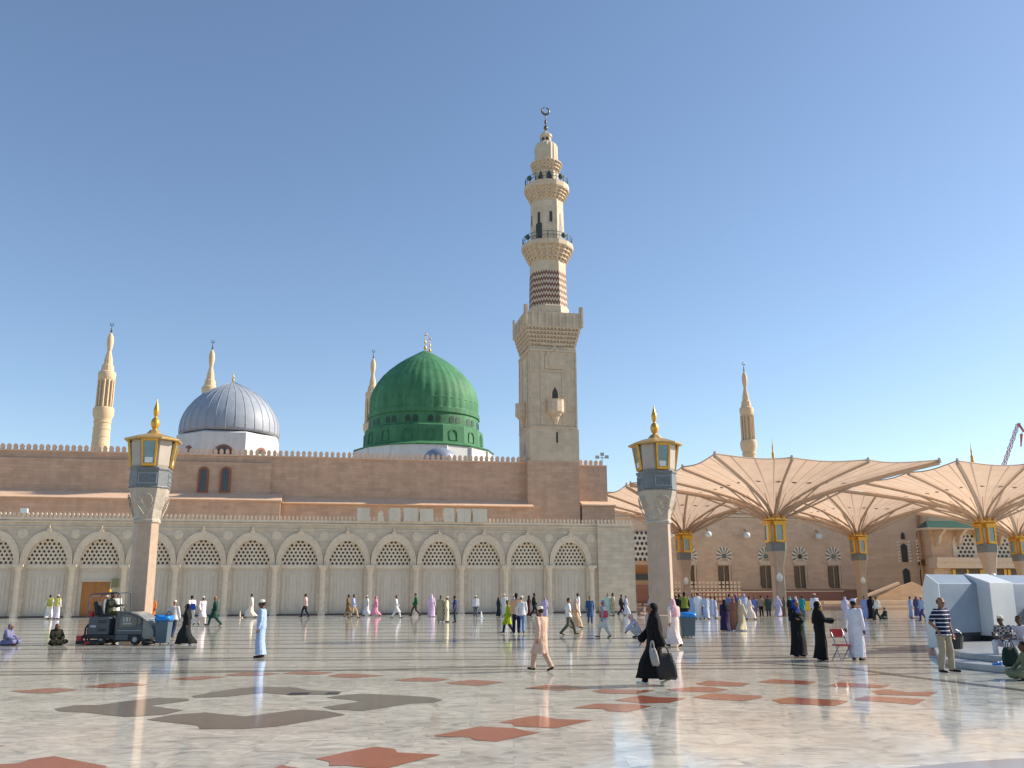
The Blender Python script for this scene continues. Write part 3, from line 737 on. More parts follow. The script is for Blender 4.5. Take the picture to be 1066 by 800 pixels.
def flare(name, r0, r1, za, zb, n=16, rows=4):
    mb = MB()
    for k in range(rows):
        a, b_ = za+(zb-za)*k/rows, za+(zb-za)*(k+1)/rows
        ra, rb = r0+(r1-r0)*k/rows, r0+(r1-r0)*(k+1)/rows
        mb.lathe([(ra*.98,a),(ra,b_-.12),(rb,b_-.12),(rb,b_)], n, 0, 0, 0, math.pi/n)
        for i in range(24):
            t = 2*math.pi*i/24; c_, s_ = math.cos(t), math.sin(t); m_ = (ra+rb)/2
            p = Vector((m_*c_, m_*s_, 0)); 
            mb.tube((ra*.97*c_, ra*.97*s_, a+.05), (rb*.96*c_, rb*.96*s_, b_-.1), .05+r0*.02, .09+r0*.045, 5)
    return mb.build(name, M['minaret_trim'], T)
def railing(rr, za, h, name='railing', m='rail_green'):
    mb = MB(); n = 28
    for i in range(n):
        t0, t1 = 2*math.pi*i/n, 2*math.pi*(i+1)/n
        p0, p1 = (rr*math.cos(t0), rr*math.sin(t0)), (rr*math.cos(t1), rr*math.sin(t1))
        for hh in (h, h*.55): mb.tube((*p0, za+hh), (*p1, za+hh), .035, .035, 5)
        mb.tube((*p0, za), (*p0, za+h), .03 if i % 4 else .06, None, 5)
    mb.build(name, M[m], T)
    for i in (2, 9, 16, 23):
        t0 = 2*math.pi*i/n; mb = MB(); mb.sphere((rr*1.02*math.cos(t0), rr*1.02*math.sin(t0), za+h*.6), .32, 8, 6); mb.build('loudspeaker', M[m], T)
rB = mr(26.5, 262)
flare('balcony_corbel', r_b*1.0, rB, z3, z4)
zb2 = z4 + (mz(256)-z4)
mb = MB(); mb.lathe([(rB*1.02, z4),(rB*1.02, zb2-.2),(rB*.94, zb2-.2),(rB*.94, z4+.02)], 16, 0, 0, 0, math.pi/16); mb.build('balcony_rim', M['minaret_trim'], T)
railing(rB*.97, zb2-.2, .95)
z5, z6 = mz(212), mz(201); r2a, r2b = mr(18, 250), mr(17, 215); rC = mr(23, 200)
mb = MB(); oct_(mb, [(r2a, z4),(r2b, z5)]); mb.build('upper_shaft', M['minaret'], T)
nw = MB()
for f in range(8):
    a = f*math.pi/4; c_, s_ = math.cos(a), math.sin(a)
    for zz, hh, ww in ((mz(237), mz(227)-mz(237), .17),) + (((zb2, 2.2, .42),) if f in (5, 7) else ()):
        rr = r2a*math.cos(PH)*1.0
        for sgn in (0,):
            p = lambda w_, z, e: (c_*(rr+e) - s_*w_, s_*(rr+e) + c_*w_, z)
            nw.add([p(-ww,zz,.01),p(ww,zz,.01),p(ww,zz+hh,-.03),p(0,zz+hh*1.12,-.03),p(-ww,zz+hh,-.03)], [(0,1,2,3,4)])
nw.build('slit_window', M['dark'], T)
flare('balcony_corbel', r2b, rC, z5, z6)
zb3 = mz(196)
mb = MB(); mb.lathe([(rC*1.02, z6),(rC*1.02, zb3),(rC*.92, zb3),(rC*.92, z6+.02)], 16, 0, 0, 0, math.pi/16); mb.build('balcony_rim', M['minaret_trim'], T)
railing(rC*.97, zb3, .9)
z7, z8 = mz(181), mz(172); r3 = mr(12.5, 190); rD = mr(16.5, 172)
mb = MB(); oct_(mb, [(r3, z6),(r3, z7)]); mb.build('lantern_stage', M['minaret'], T)
nw = MB()
for f in range(8):
    a = f*math.pi/4; c_, s_ = math.cos(a), math.sin(a); rr = r3*math.cos(PH)
    p = lambda w_, z: (c_*(rr+.02) - s_*w_, s_*(rr+.02) + c_*w_, z)
    nw.add([p(-.36,zb3),p(.36,zb3),p(.36,z7-.9),p(0,z7-.1),p(-.36,z7-.9)], [(0,1,2,3,4)])
nw.build('lantern_opening', M['dark'], T)
flare('cornice', r3*1.02, rD, z7, z8, rows=3)
z9 = mz(152); r4 = mr(11.8, 160)
mb = MB(); mb.lathe([(r4, z8-.1),(r4*.99, z9-.25),(r4*.92, z9-.02),(r4*.72, z9+.2),(r4*.5, z9+.42)], 72, 0, 0, 0, 0, wob=lambda a, z: 1+.035*math.cos(a*18)); mb.build('fluted_drum', M['minaret'], T, smooth='auto')
z10 = mz(141); r5 = mr(5.8, 145)
mb = MB(); oct_(mb, [(r5, z9+.4),(r5*.95, z10-.4),(r5*1.15, z10-.3),(r5*1.1, z10),(r5*.3, z10+.5)]); kk = mb.build('cap_kiosk', M['minaret'], T)
nw = MB()
for f in range(8):
    a = f*math.pi/4; c_, s_ = math.cos(a), math.sin(a); rr = r5*math.cos(PH)
    p = lambda w_, z: (c_*(rr+.02) - s_*w_, s_*(rr+.02) + c_*w_, z)
    nw.add([p(-.16,z9+.9),p(.16,z9+.9),p(.16,z10-1.1),p(0,z10-.8),p(-.16,z10-1.1)], [(0,1,2,3,4)])
nw.build('kiosk_opening', M['dark'], T)
def finial(parent, z0, z1, rr, m, n=12, crescent=True, name='finial', cx=0, cy=0):
    small = parent.name.startswith('green'); h = z1 - z0; mb = MB(); hb = h*((.84 if small else .70) if crescent else 1.0)
    prof = [(.45,0),(.35,.05),(.15,.10),(.15,.14),(.55,.22),(.62,.28),(.45,.36),(.14,.42),(.14,.46),(.38,.54),(.40,.60),(.24,.68),(.10,.74),(.10,.8),(.2,.86),(.08,.93),(.04,1.0)]
    mb.lathe([(max(p*rr,.01), z0 + t*hb) for p, t in prof], n, cx, cy)
    if crescent:
        rc = h*(.085 if small else .15); cz = z0 + hb + rc*.85; K = 22
        pts = []
        for k in range(K+1):
            t = R(-262) + R(344)*k/K
            th = .30*rc*math.sin(math.pi*k/K)**.5 + .07*rc/.6
            pts.append((cx + rc*.85*math.cos(t), cy, cz + rc*.85*math.sin(t), th))
        for a, b_ in zip(pts[:-1], pts[1:]): mb.tube(a[:3], b_[:3], a[3]*.6, b_[3]*.6, 6)
    return mb.build(name, m, parent, smooth='auto')
finial(T, z10+.3, mz(111), mr(3.6, 130), M['bronze'])

for o in T.children:
    if o.name.split('.')[0] in ('octagon_shaft','chevron_inlay','octagon_collar','balcony_corbel','balcony_rim','railing','loudspeaker','upper_shaft','lantern_stage','lantern_opening','cornice','fluted_drum','cap_kiosk','kiosk_opening','finial') or (o.name.startswith('slit_window.')): o.location.x = .22
# ================================================================== DOMES
def dome_frame(name, lab, cat, px, d, rot=YAW):
    p = onwall(px, 460, d); p.z = 0
    return thing(name, lab, cat, p, rot), p
GD, gp = dome_frame('green_dome', 'large ribbed green dome with gilded double finial on a white drum', 'dome', 441, 62)
gz = lambda py, px=441: P(px, py, gp.y).z
gz0 = gz
gzf = lambda py: P(441, py, gp.y-9).z
gz = lambda py: gz0(py) if py < 425 else (gz0(py)*.35 + gzf(py)*.65 if py > 431 else gz0(py)*.65 + gzf(py)*.35)
gr_ = lambda r_, py: r_ * depth(P(441, py, gp.y)) / F
mb = MB(); mb.lathe([(gr_(72,470), 0),(gr_(72,470), gz(468)),(gr_(66,468), gz(465.5))], 16, ph=math.pi/16); mb.build('white_drum', M['white_paint'], GD)
mb = MB()
for k in range(16):
    t = 2*math.pi*k/16 + math.pi/16; rr = gr_(72.5,470)
    c_, s_ = math.cos(t), math.sin(t)
    mb.tube((rr*c_*.99, rr*s_*.99, gz(492)), (rr*c_*.99, rr*s_*.99, gz(469)), .3, .3, 6)
    t += math.pi/16; rr = gr_(72.2,470)*math.cos(math.pi/16)
mb.build('buttress', M['white_paint'], GD)
mb = MB(); mb.lathe([(gr_(73,468), gz(468)),(gr_(73.5,468), gz(467)),(gr_(64,466), gz(463.5)),(gr_(62.5,464), gz(463)),(gr_(61.5,450), gz(446)),(gr_(60,445), gz(444.5)),(gr_(57,444), gz(443.5))], 16, ph=math.pi/16); mb.build('lower_tier', M['green_dome'], GD)
# windows on the lower tier
mb = MB()
for k in range(16):
    t = 2*math.pi*(k+.5)/16 + math.pi/16; rr = gr_(62,455)*math.cos(math.pi/16)+.04; c_, s_ = math.cos(t), math.sin(t)
    za, zb = gz(461), gz(449)
    for w0, w1, e in ((.78,.0,.10),):
        q_ = [(-w0,za),(w0,za)] + [(w0*math.cos(u), zb-w0+w0*math.sin(u)) for u in [math.pi*j/8 for j in range(9)]]
        i_ = [(a*.72, za+(z-za)*.9) for a, z in q_]; n = len(q_)
        mb.add([(c_*(rr+e)-s_*a, s_*(rr+e)+c_*a, z) for a, z in q_] + [(c_*(rr+e)-s_*a, s_*(rr+e)+c_*a, z) for a, z in i_] + [(c_*rr-s_*a, s_*rr+c_*a, z) for a, z in q_],
               [(j,(j+1)%n,n+(j+1)%n,n+j) for j in range(n)] + [(j,(j+1)%n,2*n+(j+1)%n,2*n+j) for j in range(n)])
mb.build('blind_arch', M['green_dome'], GD)
prof = [(57,443.6),(56.8,437),(56.3,431),(55.6,430),(56.0,424.5),(55.4,418),(53.0,410),(48.8,402),(43.5,395),(36.5,388),(28.5,381.5),(20.5,376.2),(13,371.8),(7.5,368.6),(4,366.6),(2,365.6)]
mb = MB(); pr = []
for i in range(len(prof)-1):
    (ra, ya), (rb, yb) = prof[i], prof[i+1]
    for k in range(3):
        t = k/3; pr.append((gr_(ra+(rb-ra)*t, ya+(yb-ya)*t), gz(ya+(yb-ya)*t)))
zrib = gz(431)
mb.lathe(pr, 160, wob=lambda a, z: 1 + (.013*abs(math.cos(a*20))**.6 if z > zrib else 0)); mb.build('ribbed_shell', M['green_dome'], GD, smooth='auto')
mb = MB()
for k in range(48):
    if k % 3 == 2: continue
    t = 2*math.pi*k/48; rr = gr_(57,440)+.03; c_, s_ = math.cos(t), math.sin(t); za, zb = gz(442.3), gz(435.4)
    w0 = .42; q_ = [(-w0,za),(w0,za)] + [(w0*math.cos(u), zb-w0+w0*math.sin(u)) for u in [math.pi*j/6 for j in range(7)]]
    mb.add([(c_*rr-s_*a, s_*rr+c_*a, z) for a, z in q_], [tuple(range(len(q_)))])
mb.build('arched_opening', M['green_dark'], GD)
mb = MB(); mb.lathe([(gr_(57.2,431.5), gz(432)),(gr_(57.9,431), gz(431.4)),(gr_(57.9,430), gz(430.4)),(gr_(56,430), gz(430))], 64)
mb.lathe([(gr_(56.2,424), gz(424.6)),(gr_(56.7,424), gz(424)),(gr_(56.0,423), gz(423))], 64); mb.build('moulding', M['green_dome'], GD)
hd = MB(); p0 = (0, -gr_(14,376)*.93, gz(377.5)); hd.box(-.55,.55,p0[1]-.55,p0[1]+.6,p0[2]-.35,p0[2]+.35); hd.build('roof_hatch', M['green_dark'], GD)
finial(GD, gz(367.5), gz(346.5), gr_(2.6,360), M['gold'], crescent=True)
finial(GD, gz(368.5), gz(350), gr_(2.4,360), M['gold'], crescent=True, cx=gr_(5.0,360), cy=.4)
# small lead dome in front
SD, sp = dome_frame('small_dome', 'small slate-blue dome peeping over the battlement below the green dome', 'dome', 458, 24)
rr = 17*depth(P(458,475,sp.y))/F; zt_ = P(458,466.5,sp.y).z
mb = MB(); mb.lathe([(rr*.98, 0),(rr*.98, zt_-rr*.75)]+[(rr*math.cos(t*math.pi/20), zt_-rr*.75+rr*.75*math.sin(t*math.pi/20)) for t in range(0,10)]+[(.02, zt_)], 40); mb.build('shell', M['lead_dark'], SD, smooth='auto')

VD, vp = dome_frame('silver_dome', 'grey lead-sheeted dome on a white octagonal base with brick-arched windows', 'dome', 238.5, 30)
vz = lambda py: P(238.5, py, vp.y).z
VB = P(238.5, 449.5, vp.y-6).z
vr = lambda r_, py: r_ * depth(P(238.5, py, vp.y)) / F
ob = vr(53.5,470)
mb = MB(); mb.lathe([(ob, 0),(ob, VB),(vr(50.5,449), VB+.2)], 8, ph=PH); mb.build('octagon_base', M['white_paint'], VD)
for f in range(8):
    t = f*math.pi/4; c_, s_ = math.cos(t), math.sin(t); rr = ob*math.cos(PH)
    sub = bpy.data.objects.new('window', None)
    for w0, zb, e, m_, nm_ in ((1.15, VB-(vz(449)-vz(461)), .10, M['brickred'], 'window'), (.80, VB-(vz(449)-vz(463)), .13, M['glassdark'], 'pane')):
        mb = MB(); za = vz(476)
        if f % 2: w0 *= .62
        q_ = [(-w0,za),(w0,za)] + [(w0*math.cos(u), zb-w0+w0*math.sin(u)) for u in [math.pi*j/8 for j in range(9)]]; n = len(q_)
        mb.add([(c_*(rr+e)-s_*a, s_*(rr+e)+c_*a, z) for a, z in q_] + [(c_*(rr-.02)-s_*a, s_*(rr-.02)+c_*a, z) for a, z in q_], [tuple(range(n))] + [(j,(j+1)%n,n+(j+1)%n,n+j) for j in range(n)])
        if nm_ == 'window': par = mb.build('window', m_, VD)
        else: mb.build('pane', m_, par)
prof = [(50.0,455),(50.0,449),(49.0,441.5),(46.6,434.5),(42.8,427.5),(37.4,420.5),(30.2,413.8),(21.5,408),(13,403.5),(6.6,400.5),(3,398.6),(1.5,397.6)]
pr = []
for i in range(len(prof)-1):
    (ra, ya), (rb, yb) = prof[i], prof[i+1]
    for k in range(2):
        t = k/2; pr.append((vr(ra+(rb-ra)*t, ya+(yb-ya)*t), vz(ya+(yb-ya)*t)))
mb = MB(); mb.lathe(pr, 72, wob=lambda a, z: 1.0); mb.build('lead_shell', M['lead'], VD, smooth=True)
mb = MB()
for k in range(32):
    t = 2*math.pi*k/32
    pts = [(r_*1.003*math.cos(t), r_*1.003*math.sin(t), z) for r_, z in pr[::2]]
    mb.path(pts, .03, 5)
mb.build('standing_seam', M['lead'], VD)
finial(VD, vz(399.5), vz(387.5), vr(2.3,395), M['gold'], crescent=False)

# ================================================================== FAR MINARETS
def far_minaret(px_base, py_base, px_top, py_top, Y, prof, lab, fn='bronze'):
    base = P(px_base, py_base, Y); foot = Vector((base.x, Y, 0))
    t = thing('far_minaret', lab, 'minaret', foot, YAW, 'slender minarets far behind the roofs')
    zf = lambda py: P(px_base + (px_top-px_base)*(py_base-py)/(py_base-py_top), py, Y).z
    rf = lambda r_, py: r_ * depth(P(px_base, py, Y)) / F
    for (name, n, pr_) in prof:
        mb = MB(); pts = [(rf(r_, y), zf(y) if y < 900 else 0) for r_, y in pr_]
        mb.lathe(pts, n, ph=math.pi/n); mb.build(name, M['far_min'], t, smooth='auto' if n > 12 else False)
    return t, zf, rf
def scale_prof(x, y0, y1, k, base_r=10.5, cut=None):
    # reference drawn from the minaret at far left: top 336, base 467
    ref = [('lower_drum', 20, [(9.4,999),(9.4,467),(9.2,455),(8.8,438),(9.6,436)]),
           ('balcony', 20, [(9.6,436),(11.2,432),(11.2,426),(10.4,426),(10.0,424.5),(7.6,424)]),
           ('column_stage', 12, [(7.4,424.2),(7.2,399),(8.6,396),(9.2,394)]),
           ('upper_balcony', 20, [(9.2,394),(9.6,390),(9.0,388),(7.0,387)]),
           ('upper_drum', 12, [(7.0,387.2),(6.2,381),(4.9,380),(4.2,374),(2.9,369),(2.1,366)]),
           ('bulb_cap', 20, [(2.1,366),(3.1,361),(3.7,356),(3.3,352),(1.7,348),(.8,347)])]
    out = []
    for nme, n, pr_ in ref:
        out.append((nme, n, [(r_*k, (y if y > 900 else y1 + (467-y)*(-1)*(y1-y0)/(467-336)*1.0)) for r_, y in pr_]))
    return out
def add_far(px0, py0, px1, py1, Y, k, lab):
    pr_ = scale_prof(px0, py1, py0, k)
    t, zf, rf = far_minaret(px0, py0, px1, py1, Y, pr_, lab)
    sc_ = (py0-py1)/131.0
    # ring of slim columns round the open stage
    mb = MB(); za, zb = zf(py0-43*sc_), zf(py0-71*sc_); rr = rf(8.3*k, py0-50*sc_)
    for i in range(12):
        a = 2*math.pi*i/12; mb.tube((rr*math.cos(a), rr*math.sin(a), za), (rr*math.cos(a), rr*math.sin(a), zb), rf(1.1*k, py0), None, 6)
    mb.build('colonnette', M['far_min'], t)
    mb = MB()
    for yy in (4, 12, 20, 27): 
        z = zf(py0-yy*sc_); r_ = rf(9.55*k, py0-yy*sc_); mb.lathe([(r_*.9, z-.2),(r_, z-.15),(r_, z+.15),(r_*.9, z+.2)], 20)
    mb.build('string_course', M['far_min'], t)
    finial(t, zf(py0-119.5*sc_), zf(py1), rf(2.2*k, py1), M['bronze'])
    return t
add_far(104, 467, 117, 336, 190, .92, 'warm cream minaret at far left with two balconies and bulb cap')
add_far(213, 478, 221.5, 354, 235, .84, 'pale slim minaret rising directly behind the grey dome')
add_far(385.5, 478, 392.5, 364, 255, .76, 'slimmest minaret, half hidden by the left side of the green dome')
add_far(781.5, 498, 776, 377, 240, .76, 'minaret standing behind the umbrella canopies on the right')
# gold finials of umbrellas / roof ends behind the canopies
def gold_spike(px, py0, py1, Y, lab):
    p = P(px, py0, Y); t = thing('roof_finial', lab, 'finial', (p.x, Y, p.z-6), YAW)
    z1 = P(px, py1, Y).z - p.z + 6; k = depth(p)/F
    mb = MB(); mb.lathe([(3.2*k,0),(3.0*k,z1*.35),(1.3*k,z1*.55),(1.5*k,z1*.62),(.6*k,z1*.68),(.9*k,z1*.76),(.35*k,z1*.85),(.1*k,z1)], 10); mb.build('spire', M['gold'], t, smooth='auto')
    mb = MB(); mb.lathe([(3.4*k,0),(3.4*k,z1*.2),(3.0*k,z1*.22)], 10); mb.build('base', M['far_min'], t)

# ================================================================== FAR MOSQUE FRONT ON THE RIGHT
DF = 76.0                                  # metres behind the arcade line
FW = thing('mosque_front', 'long sand-coloured mosque front with fan-arched windows behind the umbrellas', 'building', world(0, DF), YAW)
fx0, fx1 = LX(600, 590, DF), LX(941, 590, DF)
fz = lambda py, px=800: LZ(px, py, DF)
zft = fz(517)
mb = MB(); mb.box(fx0-20, fx1+1, 0, 30, 0, fz(531)); mb.build('wall', M['farwall'], FW)
mb = MB()
for py, th, e in ((531.5,.7,.5),(536.5,.5,.35),(540,.3,.18)):
    mb.box(fx0-20, fx1, -e, -.001, fz(py)-th, fz(py))
mb.build('cornice', M['farwall_trim'], FW)
mb = MB(); mb.box(fx0-20, fx1, 3, 20, fz(531)+.002, fz(513.5)); mb.build('attic_wall', M['farwall'], FW)
mb = MB(); x = fx0-20
while x < fx1-2:
    for j in range(4): mb.box(x+.5+j*1.5, x+1.5+j*1.5, 2.95, 3.0, fz(530), fz(521))
    x += 9.5
mb.build('attic_opening', M['dark'], FW)
mb = MB(); mb.box(fx0-20, fx1+1, -.4, -.002, 0, fz(614)); mb.box(fx0-20, fx1+1, -.6, -.4, fz(614)-.35, fz(614)-.1); mb.build('granite_base', M['farbase'], FW)
# windows: a fan of voussoirs over a tall brass-grilled opening
def fan_window(px, glass_off=True, full=True):
    cx = LX(px, 590, DF); zc_, ro_ = fz(579.5), 13.2/2*0.62*2.0
    kx = LX(px+1, 590, DF)-LX(px, 590, DF)
    ro_ = 8.6*kx; ri_ = 2.3*kx
    fan = MB(); fan2 = MB()
    n = 19
    for i in range(n):
        a0, a1 = R(-40)+R(260)*i/n, R(-40)+R(260)*(i+1)/n
        mb = fan if i % 2 == 0 else fan2
        rr = ro_*(1.0 if i % 2 == 0 else .86)
        vs = [(cx+r_*math.cos(a), y, zc_+r_*math.sin(a)*1.12) for y in (-.22 if i%2==0 else -.12, .02) for r_, a in ((ri_,a0),(rr,a0),(rr,a1),(ri_,a1))]
        mb.add(vs, [(0,1,2,3),(0,4,5,1),(1,5,6,2),(2,6,7,3),(3,7,4,0)])
    wnd = fan.build('window', M['fanwhite'], FW)
    fan2.build('dark_voussoir', M['fandark'], wnd)
    mb = MB(); mb.lathe([(.1,-.3)], 8) if False else None
    mb.xz([(cx+1.9*kx*math.cos(u*math.pi/6), zc_+1.9*kx*math.sin(u*math.pi/6)) for u in range(12)], -.16, .02); mb.build('oculus', M['glassdark'], wnd)
    mb = MB(); hw = 6.6*kx; zb_, zt_ = fz(612.5), fz(588.5)
    mb.xz([(cx-hw,zb_+.6),(cx-hw*.8,zb_),(cx+hw*.8,zb_),(cx+hw,zb_+.6),(cx+hw,zt_-.2),(cx-hw,zt_-.2)], -.14, .05); mb.build('grille', M['brass'], wnd)
    mb = MB(); mb.xz([(cx+hw*.62,zb_),(cx+hw*.8,zb_),(cx+hw*.8,zt_),(cx+hw*.62,zt_)], -.45, -.10); mb.xz([(cx-hw*.2,zb_),(cx-hw*.14,zb_),(cx-hw*.14,zt_-.25),(cx-hw*.2,zt_-.25)], -.2, -.10)
    mb.box(cx-hw, cx+hw, -.3, -.0, fz(588.5), fz(584)); mb.build('frame', M['farwall_trim'], wnd)
for px in (718, 754, 797.5, 833, 868, 903.5): fan_window(px)
# entrance bay seen past the arcade end
ecx = LX(671, 590, DF)
mb = MB(); 
for r_ in range(6):
    for c_ in range(9):
        a = ecx-3.4+c_*.85+(.42 if r_ % 2 else 0); z = fz(583)+r_*.95
        mb.xz([(a+.27*math.cos(u*math.pi/3), z+.33*math.sin(u*math.pi/3)) for u in range(6)], -.32, -.22)
mb.build('lattice_opening', M['dark'], FW)
mb = MB(); mb.xz([(ecx-4,fz(584))]+[(ecx-4*math.cos(math.pi*k/12), fz(572)+(fz(555)-fz(572))*math.sin(math.pi*k/12)) for k in range(13)]+[(ecx+4,fz(584))], -.22, -.0); mb.build('lattice_arch', M['fanwhite'], FW)
mb = MB(); mb.box(ecx-4, ecx+4, -.30, -.0, fz(602), fz(589)); mb.build('wooden_transom', M['wood'], FW)
mb = MB(); mb.box(ecx-2.5, ecx+1.5, -1.4, -.30, fz(604), fz(598)); mb.build('dark_hood', M['black'], FW)
mb = MB(); mb.box(ecx-4, ecx+4, -.45, -.4, .1, fz(609)); mb.build('red_door', M['farbase'], FW)
# angled corner tower and right wing
zt_ = fz(514)
xa, xb, xc, xd = LX(941,590,DF), LX(951,590,DF-3), LX(969,590,DF-10), LX(975,590,DF-10)
CT = thing('corner_tower', 'tall plain sand-coloured corner tower with slit windows beside the green-tiled porch', 'building', world(0, DF), YAW)
foot = [(xa-10,18),(xa-10,.5),(xa-4,-2),(xb,-6.0),(xc,-7.0),(xc+3,-3),(xc+3,18)]
mb = MB(); mb.xy(foot, 0, zt_); mb.build('wall', M['farwall'], CT)
def tower_window(ax, ay, bx, by, u, side):
    A0, B0 = Vector((ax, ay, 0)), Vector((bx, by, 0)); d = (B0-A0).normalized(); nn = Vector((d.y, -d.x, 0)); c0_ = A0.lerp(B0, u)
    def pt(a, z, e): q_ = c0_ + d*a + nn*e; return (q_.x, q_.y, z)
    mb = MB(); 
    for (a0, a1, y0, y1) in ((-.55,.55,585,568),(-.6,.6,610,594),(-.35,.35,561,556)):
        za, zb = LZ(950,y0,DF-6), LZ(950,y1,DF-6)
        mb.add([pt(a0,za,.22),pt(a1,za,.22),pt(a1,zb,.22),pt((a0+a1)/2,zb+.5,.22),pt(a0,zb,.22)], [(0,1,2,3,4)])
    wn = mb.build('window', M['dark'], CT)
    mb = MB()
    for k in range(7):
        za = LZ(950,585-k*3.4,DF-6); zb = za+.32
        for sx in (-1, 1):
            for (q0, q1) in ((.62*sx, 1.25*sx),): 
                vs = [pt(q0,za,.2),pt(q1,za,.2),pt(q1,zb,.2),pt(q0,zb,.2),pt(q0,za,-.1),pt(q1,za,-.1),pt(q1,zb,-.1),pt(q0,zb,-.1)]
                mb.add(vs, [(0,1,2,3),(0,4,5,1),(2,6,7,3),(1,5,6,2),(0,3,7,4)])
    mb.build('voussoir', M['fanwhite'], wn)
tower_window(xa-4, -2, xb, -6.0, .45, 0)
tower_window(xb, -6.0, xc, -7.0, .62, 1)
mb = MB(); q0 = Vector((xb,-6,0)).lerp(Vector((xc,-7,0)), .3)
mb.box(q0.x-.9, q0.x+.9, q0.y-.35, q0.y, LZ(955,589,DF-6), LZ(955,583,DF-6)); mb.build('wall_plaque', M['brass'], CT)
DW = DF - 9
RW = thing('entrance_wing', 'sand-coloured entrance wing with green tiled eave, stone brackets and gilded doorways', 'building', world(0, DW), YAW)
wx0, wx1 = LX(972, 590, DW), LX(1120, 590, DW)
rz = lambda py, px=1010: LZ(px, py, DW)
mb = MB(); mb.box(wx0, wx1, 0, 25, 0, rz(525)); mb.build('wall', M['farwall'], RW)
mb = MB(); x0_, x1_ = LX(969, 546, DW-3), wx1
mb.add([(x0_-1,-3.4,rz(551)),(x1_,-3.4,rz(551)),(x1_,-.05,rz(543)),(x0_+1.2,-.05,rz(543)),(x0_-1,-.05,rz(551))], [(0,1,2,3),(0,3,4),(0,4,3,2,1) if False else (0,1,2,3)][:2])
mb.build('tiled_eave', M['awning'], RW)
mb = MB(); mb.box(x0_-1, x1_, -3.3, -.03, rz(552.5), rz(551)-.02); 
for k in range(7): xx = x0_+3+k*4.4; mb.yz([(-3.0,rz(552.5)),(-.03,rz(552.5)),(-.03,rz(570)),(-.9,rz(566)),(-1.4,rz(559))], xx-.3, xx+.3)
mb.build('stone_bracket', M['farwall_trim'], RW)
mb = MB(); mb.box(x0_+1, x1_, -2.4, -.03, rz(586), rz(581)); mb.box(x0_+1, x1_, -2.2, -.03, rz(592), rz(586)-.01)
mb.build('balcony', M['farwall_trim'], RW)
for px in (1004, 1040, 1062):
    cx = LX(px, 570, DW); mb = MB(); fb = MB()
    zc_ = rz(572)
    fb.xz([(cx-2.6,rz(580))]+[(cx-2.6*math.cos(math.pi*k/10), rz(566)+(rz(555)-rz(566))*math.sin(math.pi*k/10)) for k in range(11)]+[(cx+2.6,rz(580))], -.2, .0)
    wn = fb.build('window', M['fanwhite'], RW)
    for r_ in range(6):
        for c_ in range(4): 
            a = cx-1.5+c_*.9+(.45 if r_ % 2 else 0); z = rz(579)+r_*.72
            if abs(a-cx) < 2.0: mb.xz([(a+.27*math.cos(u*math.pi/3), z+.27*math.sin(u*math.pi/3)) for u in range(6)], -.28, -.19)
    mb.build('lattice_opening', M['dark'], wn)
for px in (1007, 1036, 1060):
    cx = LX(px, 600, DW); mb = MB(); mb.box(cx-2.9, cx+2.9, -.12, .0, 0, rz(592.5)); d_ = mb.build('doorway', M['brass'], RW)
    mb = MB(); mb.box(cx-3.2, cx-2.6, -.3, -.12, 0, rz(593)); mb.box(cx+2.6, cx+3.2, -.3, -.12, 0, rz(593)); mb.box(cx-.2, cx+.2, -.25, -.12, 0, rz(593)); mb.build('gilded_post', M['gold'], d_)
# ramp with sloped wall and hedge
RP = thing('entrance_ramp', 'sand-coloured ramp wall with stone handrail climbing towards the corner tower', 'ramp', world(0, DF-14), YAW)
rx0, rx1, rx2, rx3 = LX(896,640,DF-14), LX(936,610,DF-14), LX(945,605,DF-14), LX(966,640,DF-14)
r2z = lambda px, py: LZ(px, py, DF-14)
mb = MB(); mb.xz([(rx0,0),(rx3,0),(rx3,r2z(960,612)),(rx2+1,r2z(945,606)),(rx1,r2z(936,611)),(rx0+1.5,r2z(905,626)),(rx0,r2z(896,630))], 0, .5); mb.build('ramp_wall', M['farwall'], RP)
mb = MB()
mb.add([(rx0-3,-.2,r2z(896,631)),(rx1,-.2,r2z(936,608.5)),(rx1,.6,r2z(936,608.5)),(rx0-3,.6,r2z(896,631)),(rx0-3,-.2,r2z(896,631)+.4),(rx1,-.2,r2z(936,608.5)+.4),(rx1,.6,r2z(936,608.5)+.4),(rx0-3,.6,r2z(896,631)+.4)], [(3,2,1,0),(4,5,6,7),(0,1,5,4),(1,2,6,5),(2,3,7,6),(3,0,4,7)])
mb.build('handrail', M['farwall_trim'], RP)
# hedge
random.seed(3)
hx0, hx1 = LX(921,640,DF-17), LX(966,640,DF-17)
mb = MB(); hh = LZ(940,627,DF-17)
for i in range(5200):
    x = random.uniform(hx0, hx1); y = random.uniform(-.6, .8); z = random.uniform(0, hh)
    s_ = random.uniform(.06, .16); a = random.uniform(0, 6.3); b_ = random.uniform(-1, 1)
    d1 = Vector((math.cos(a)*s_, math.sin(a)*s_, b_*s_)); d2 = Vector((-math.sin(a)*s_*.6, math.cos(a)*s_*.6, random.uniform(-.5,1)*s_)); c_ = Vector((x, y, z))
    mb.add([c_-d1, c_-d2, c_+d1, c_+d2], [(0,1,2,3)])
o = mb.build('hedge', M['hedge'], None); o.location = world(0, DF-17); o.rotation_euler.z = YAW; tag(o, 'low olive-green hedge in front of the ramp wall', 'hedge')
mb = MB(); mb.box(hx0-12, hx1, -1.3, 1.2, 0, .35); o = mb.build('planter_kerb', M['farwall_trim']); o.location = world(0, DF-17); o.rotation_euler.z = YAW; tag(o, 'low stone kerb round the hedge bed', 'kerb')
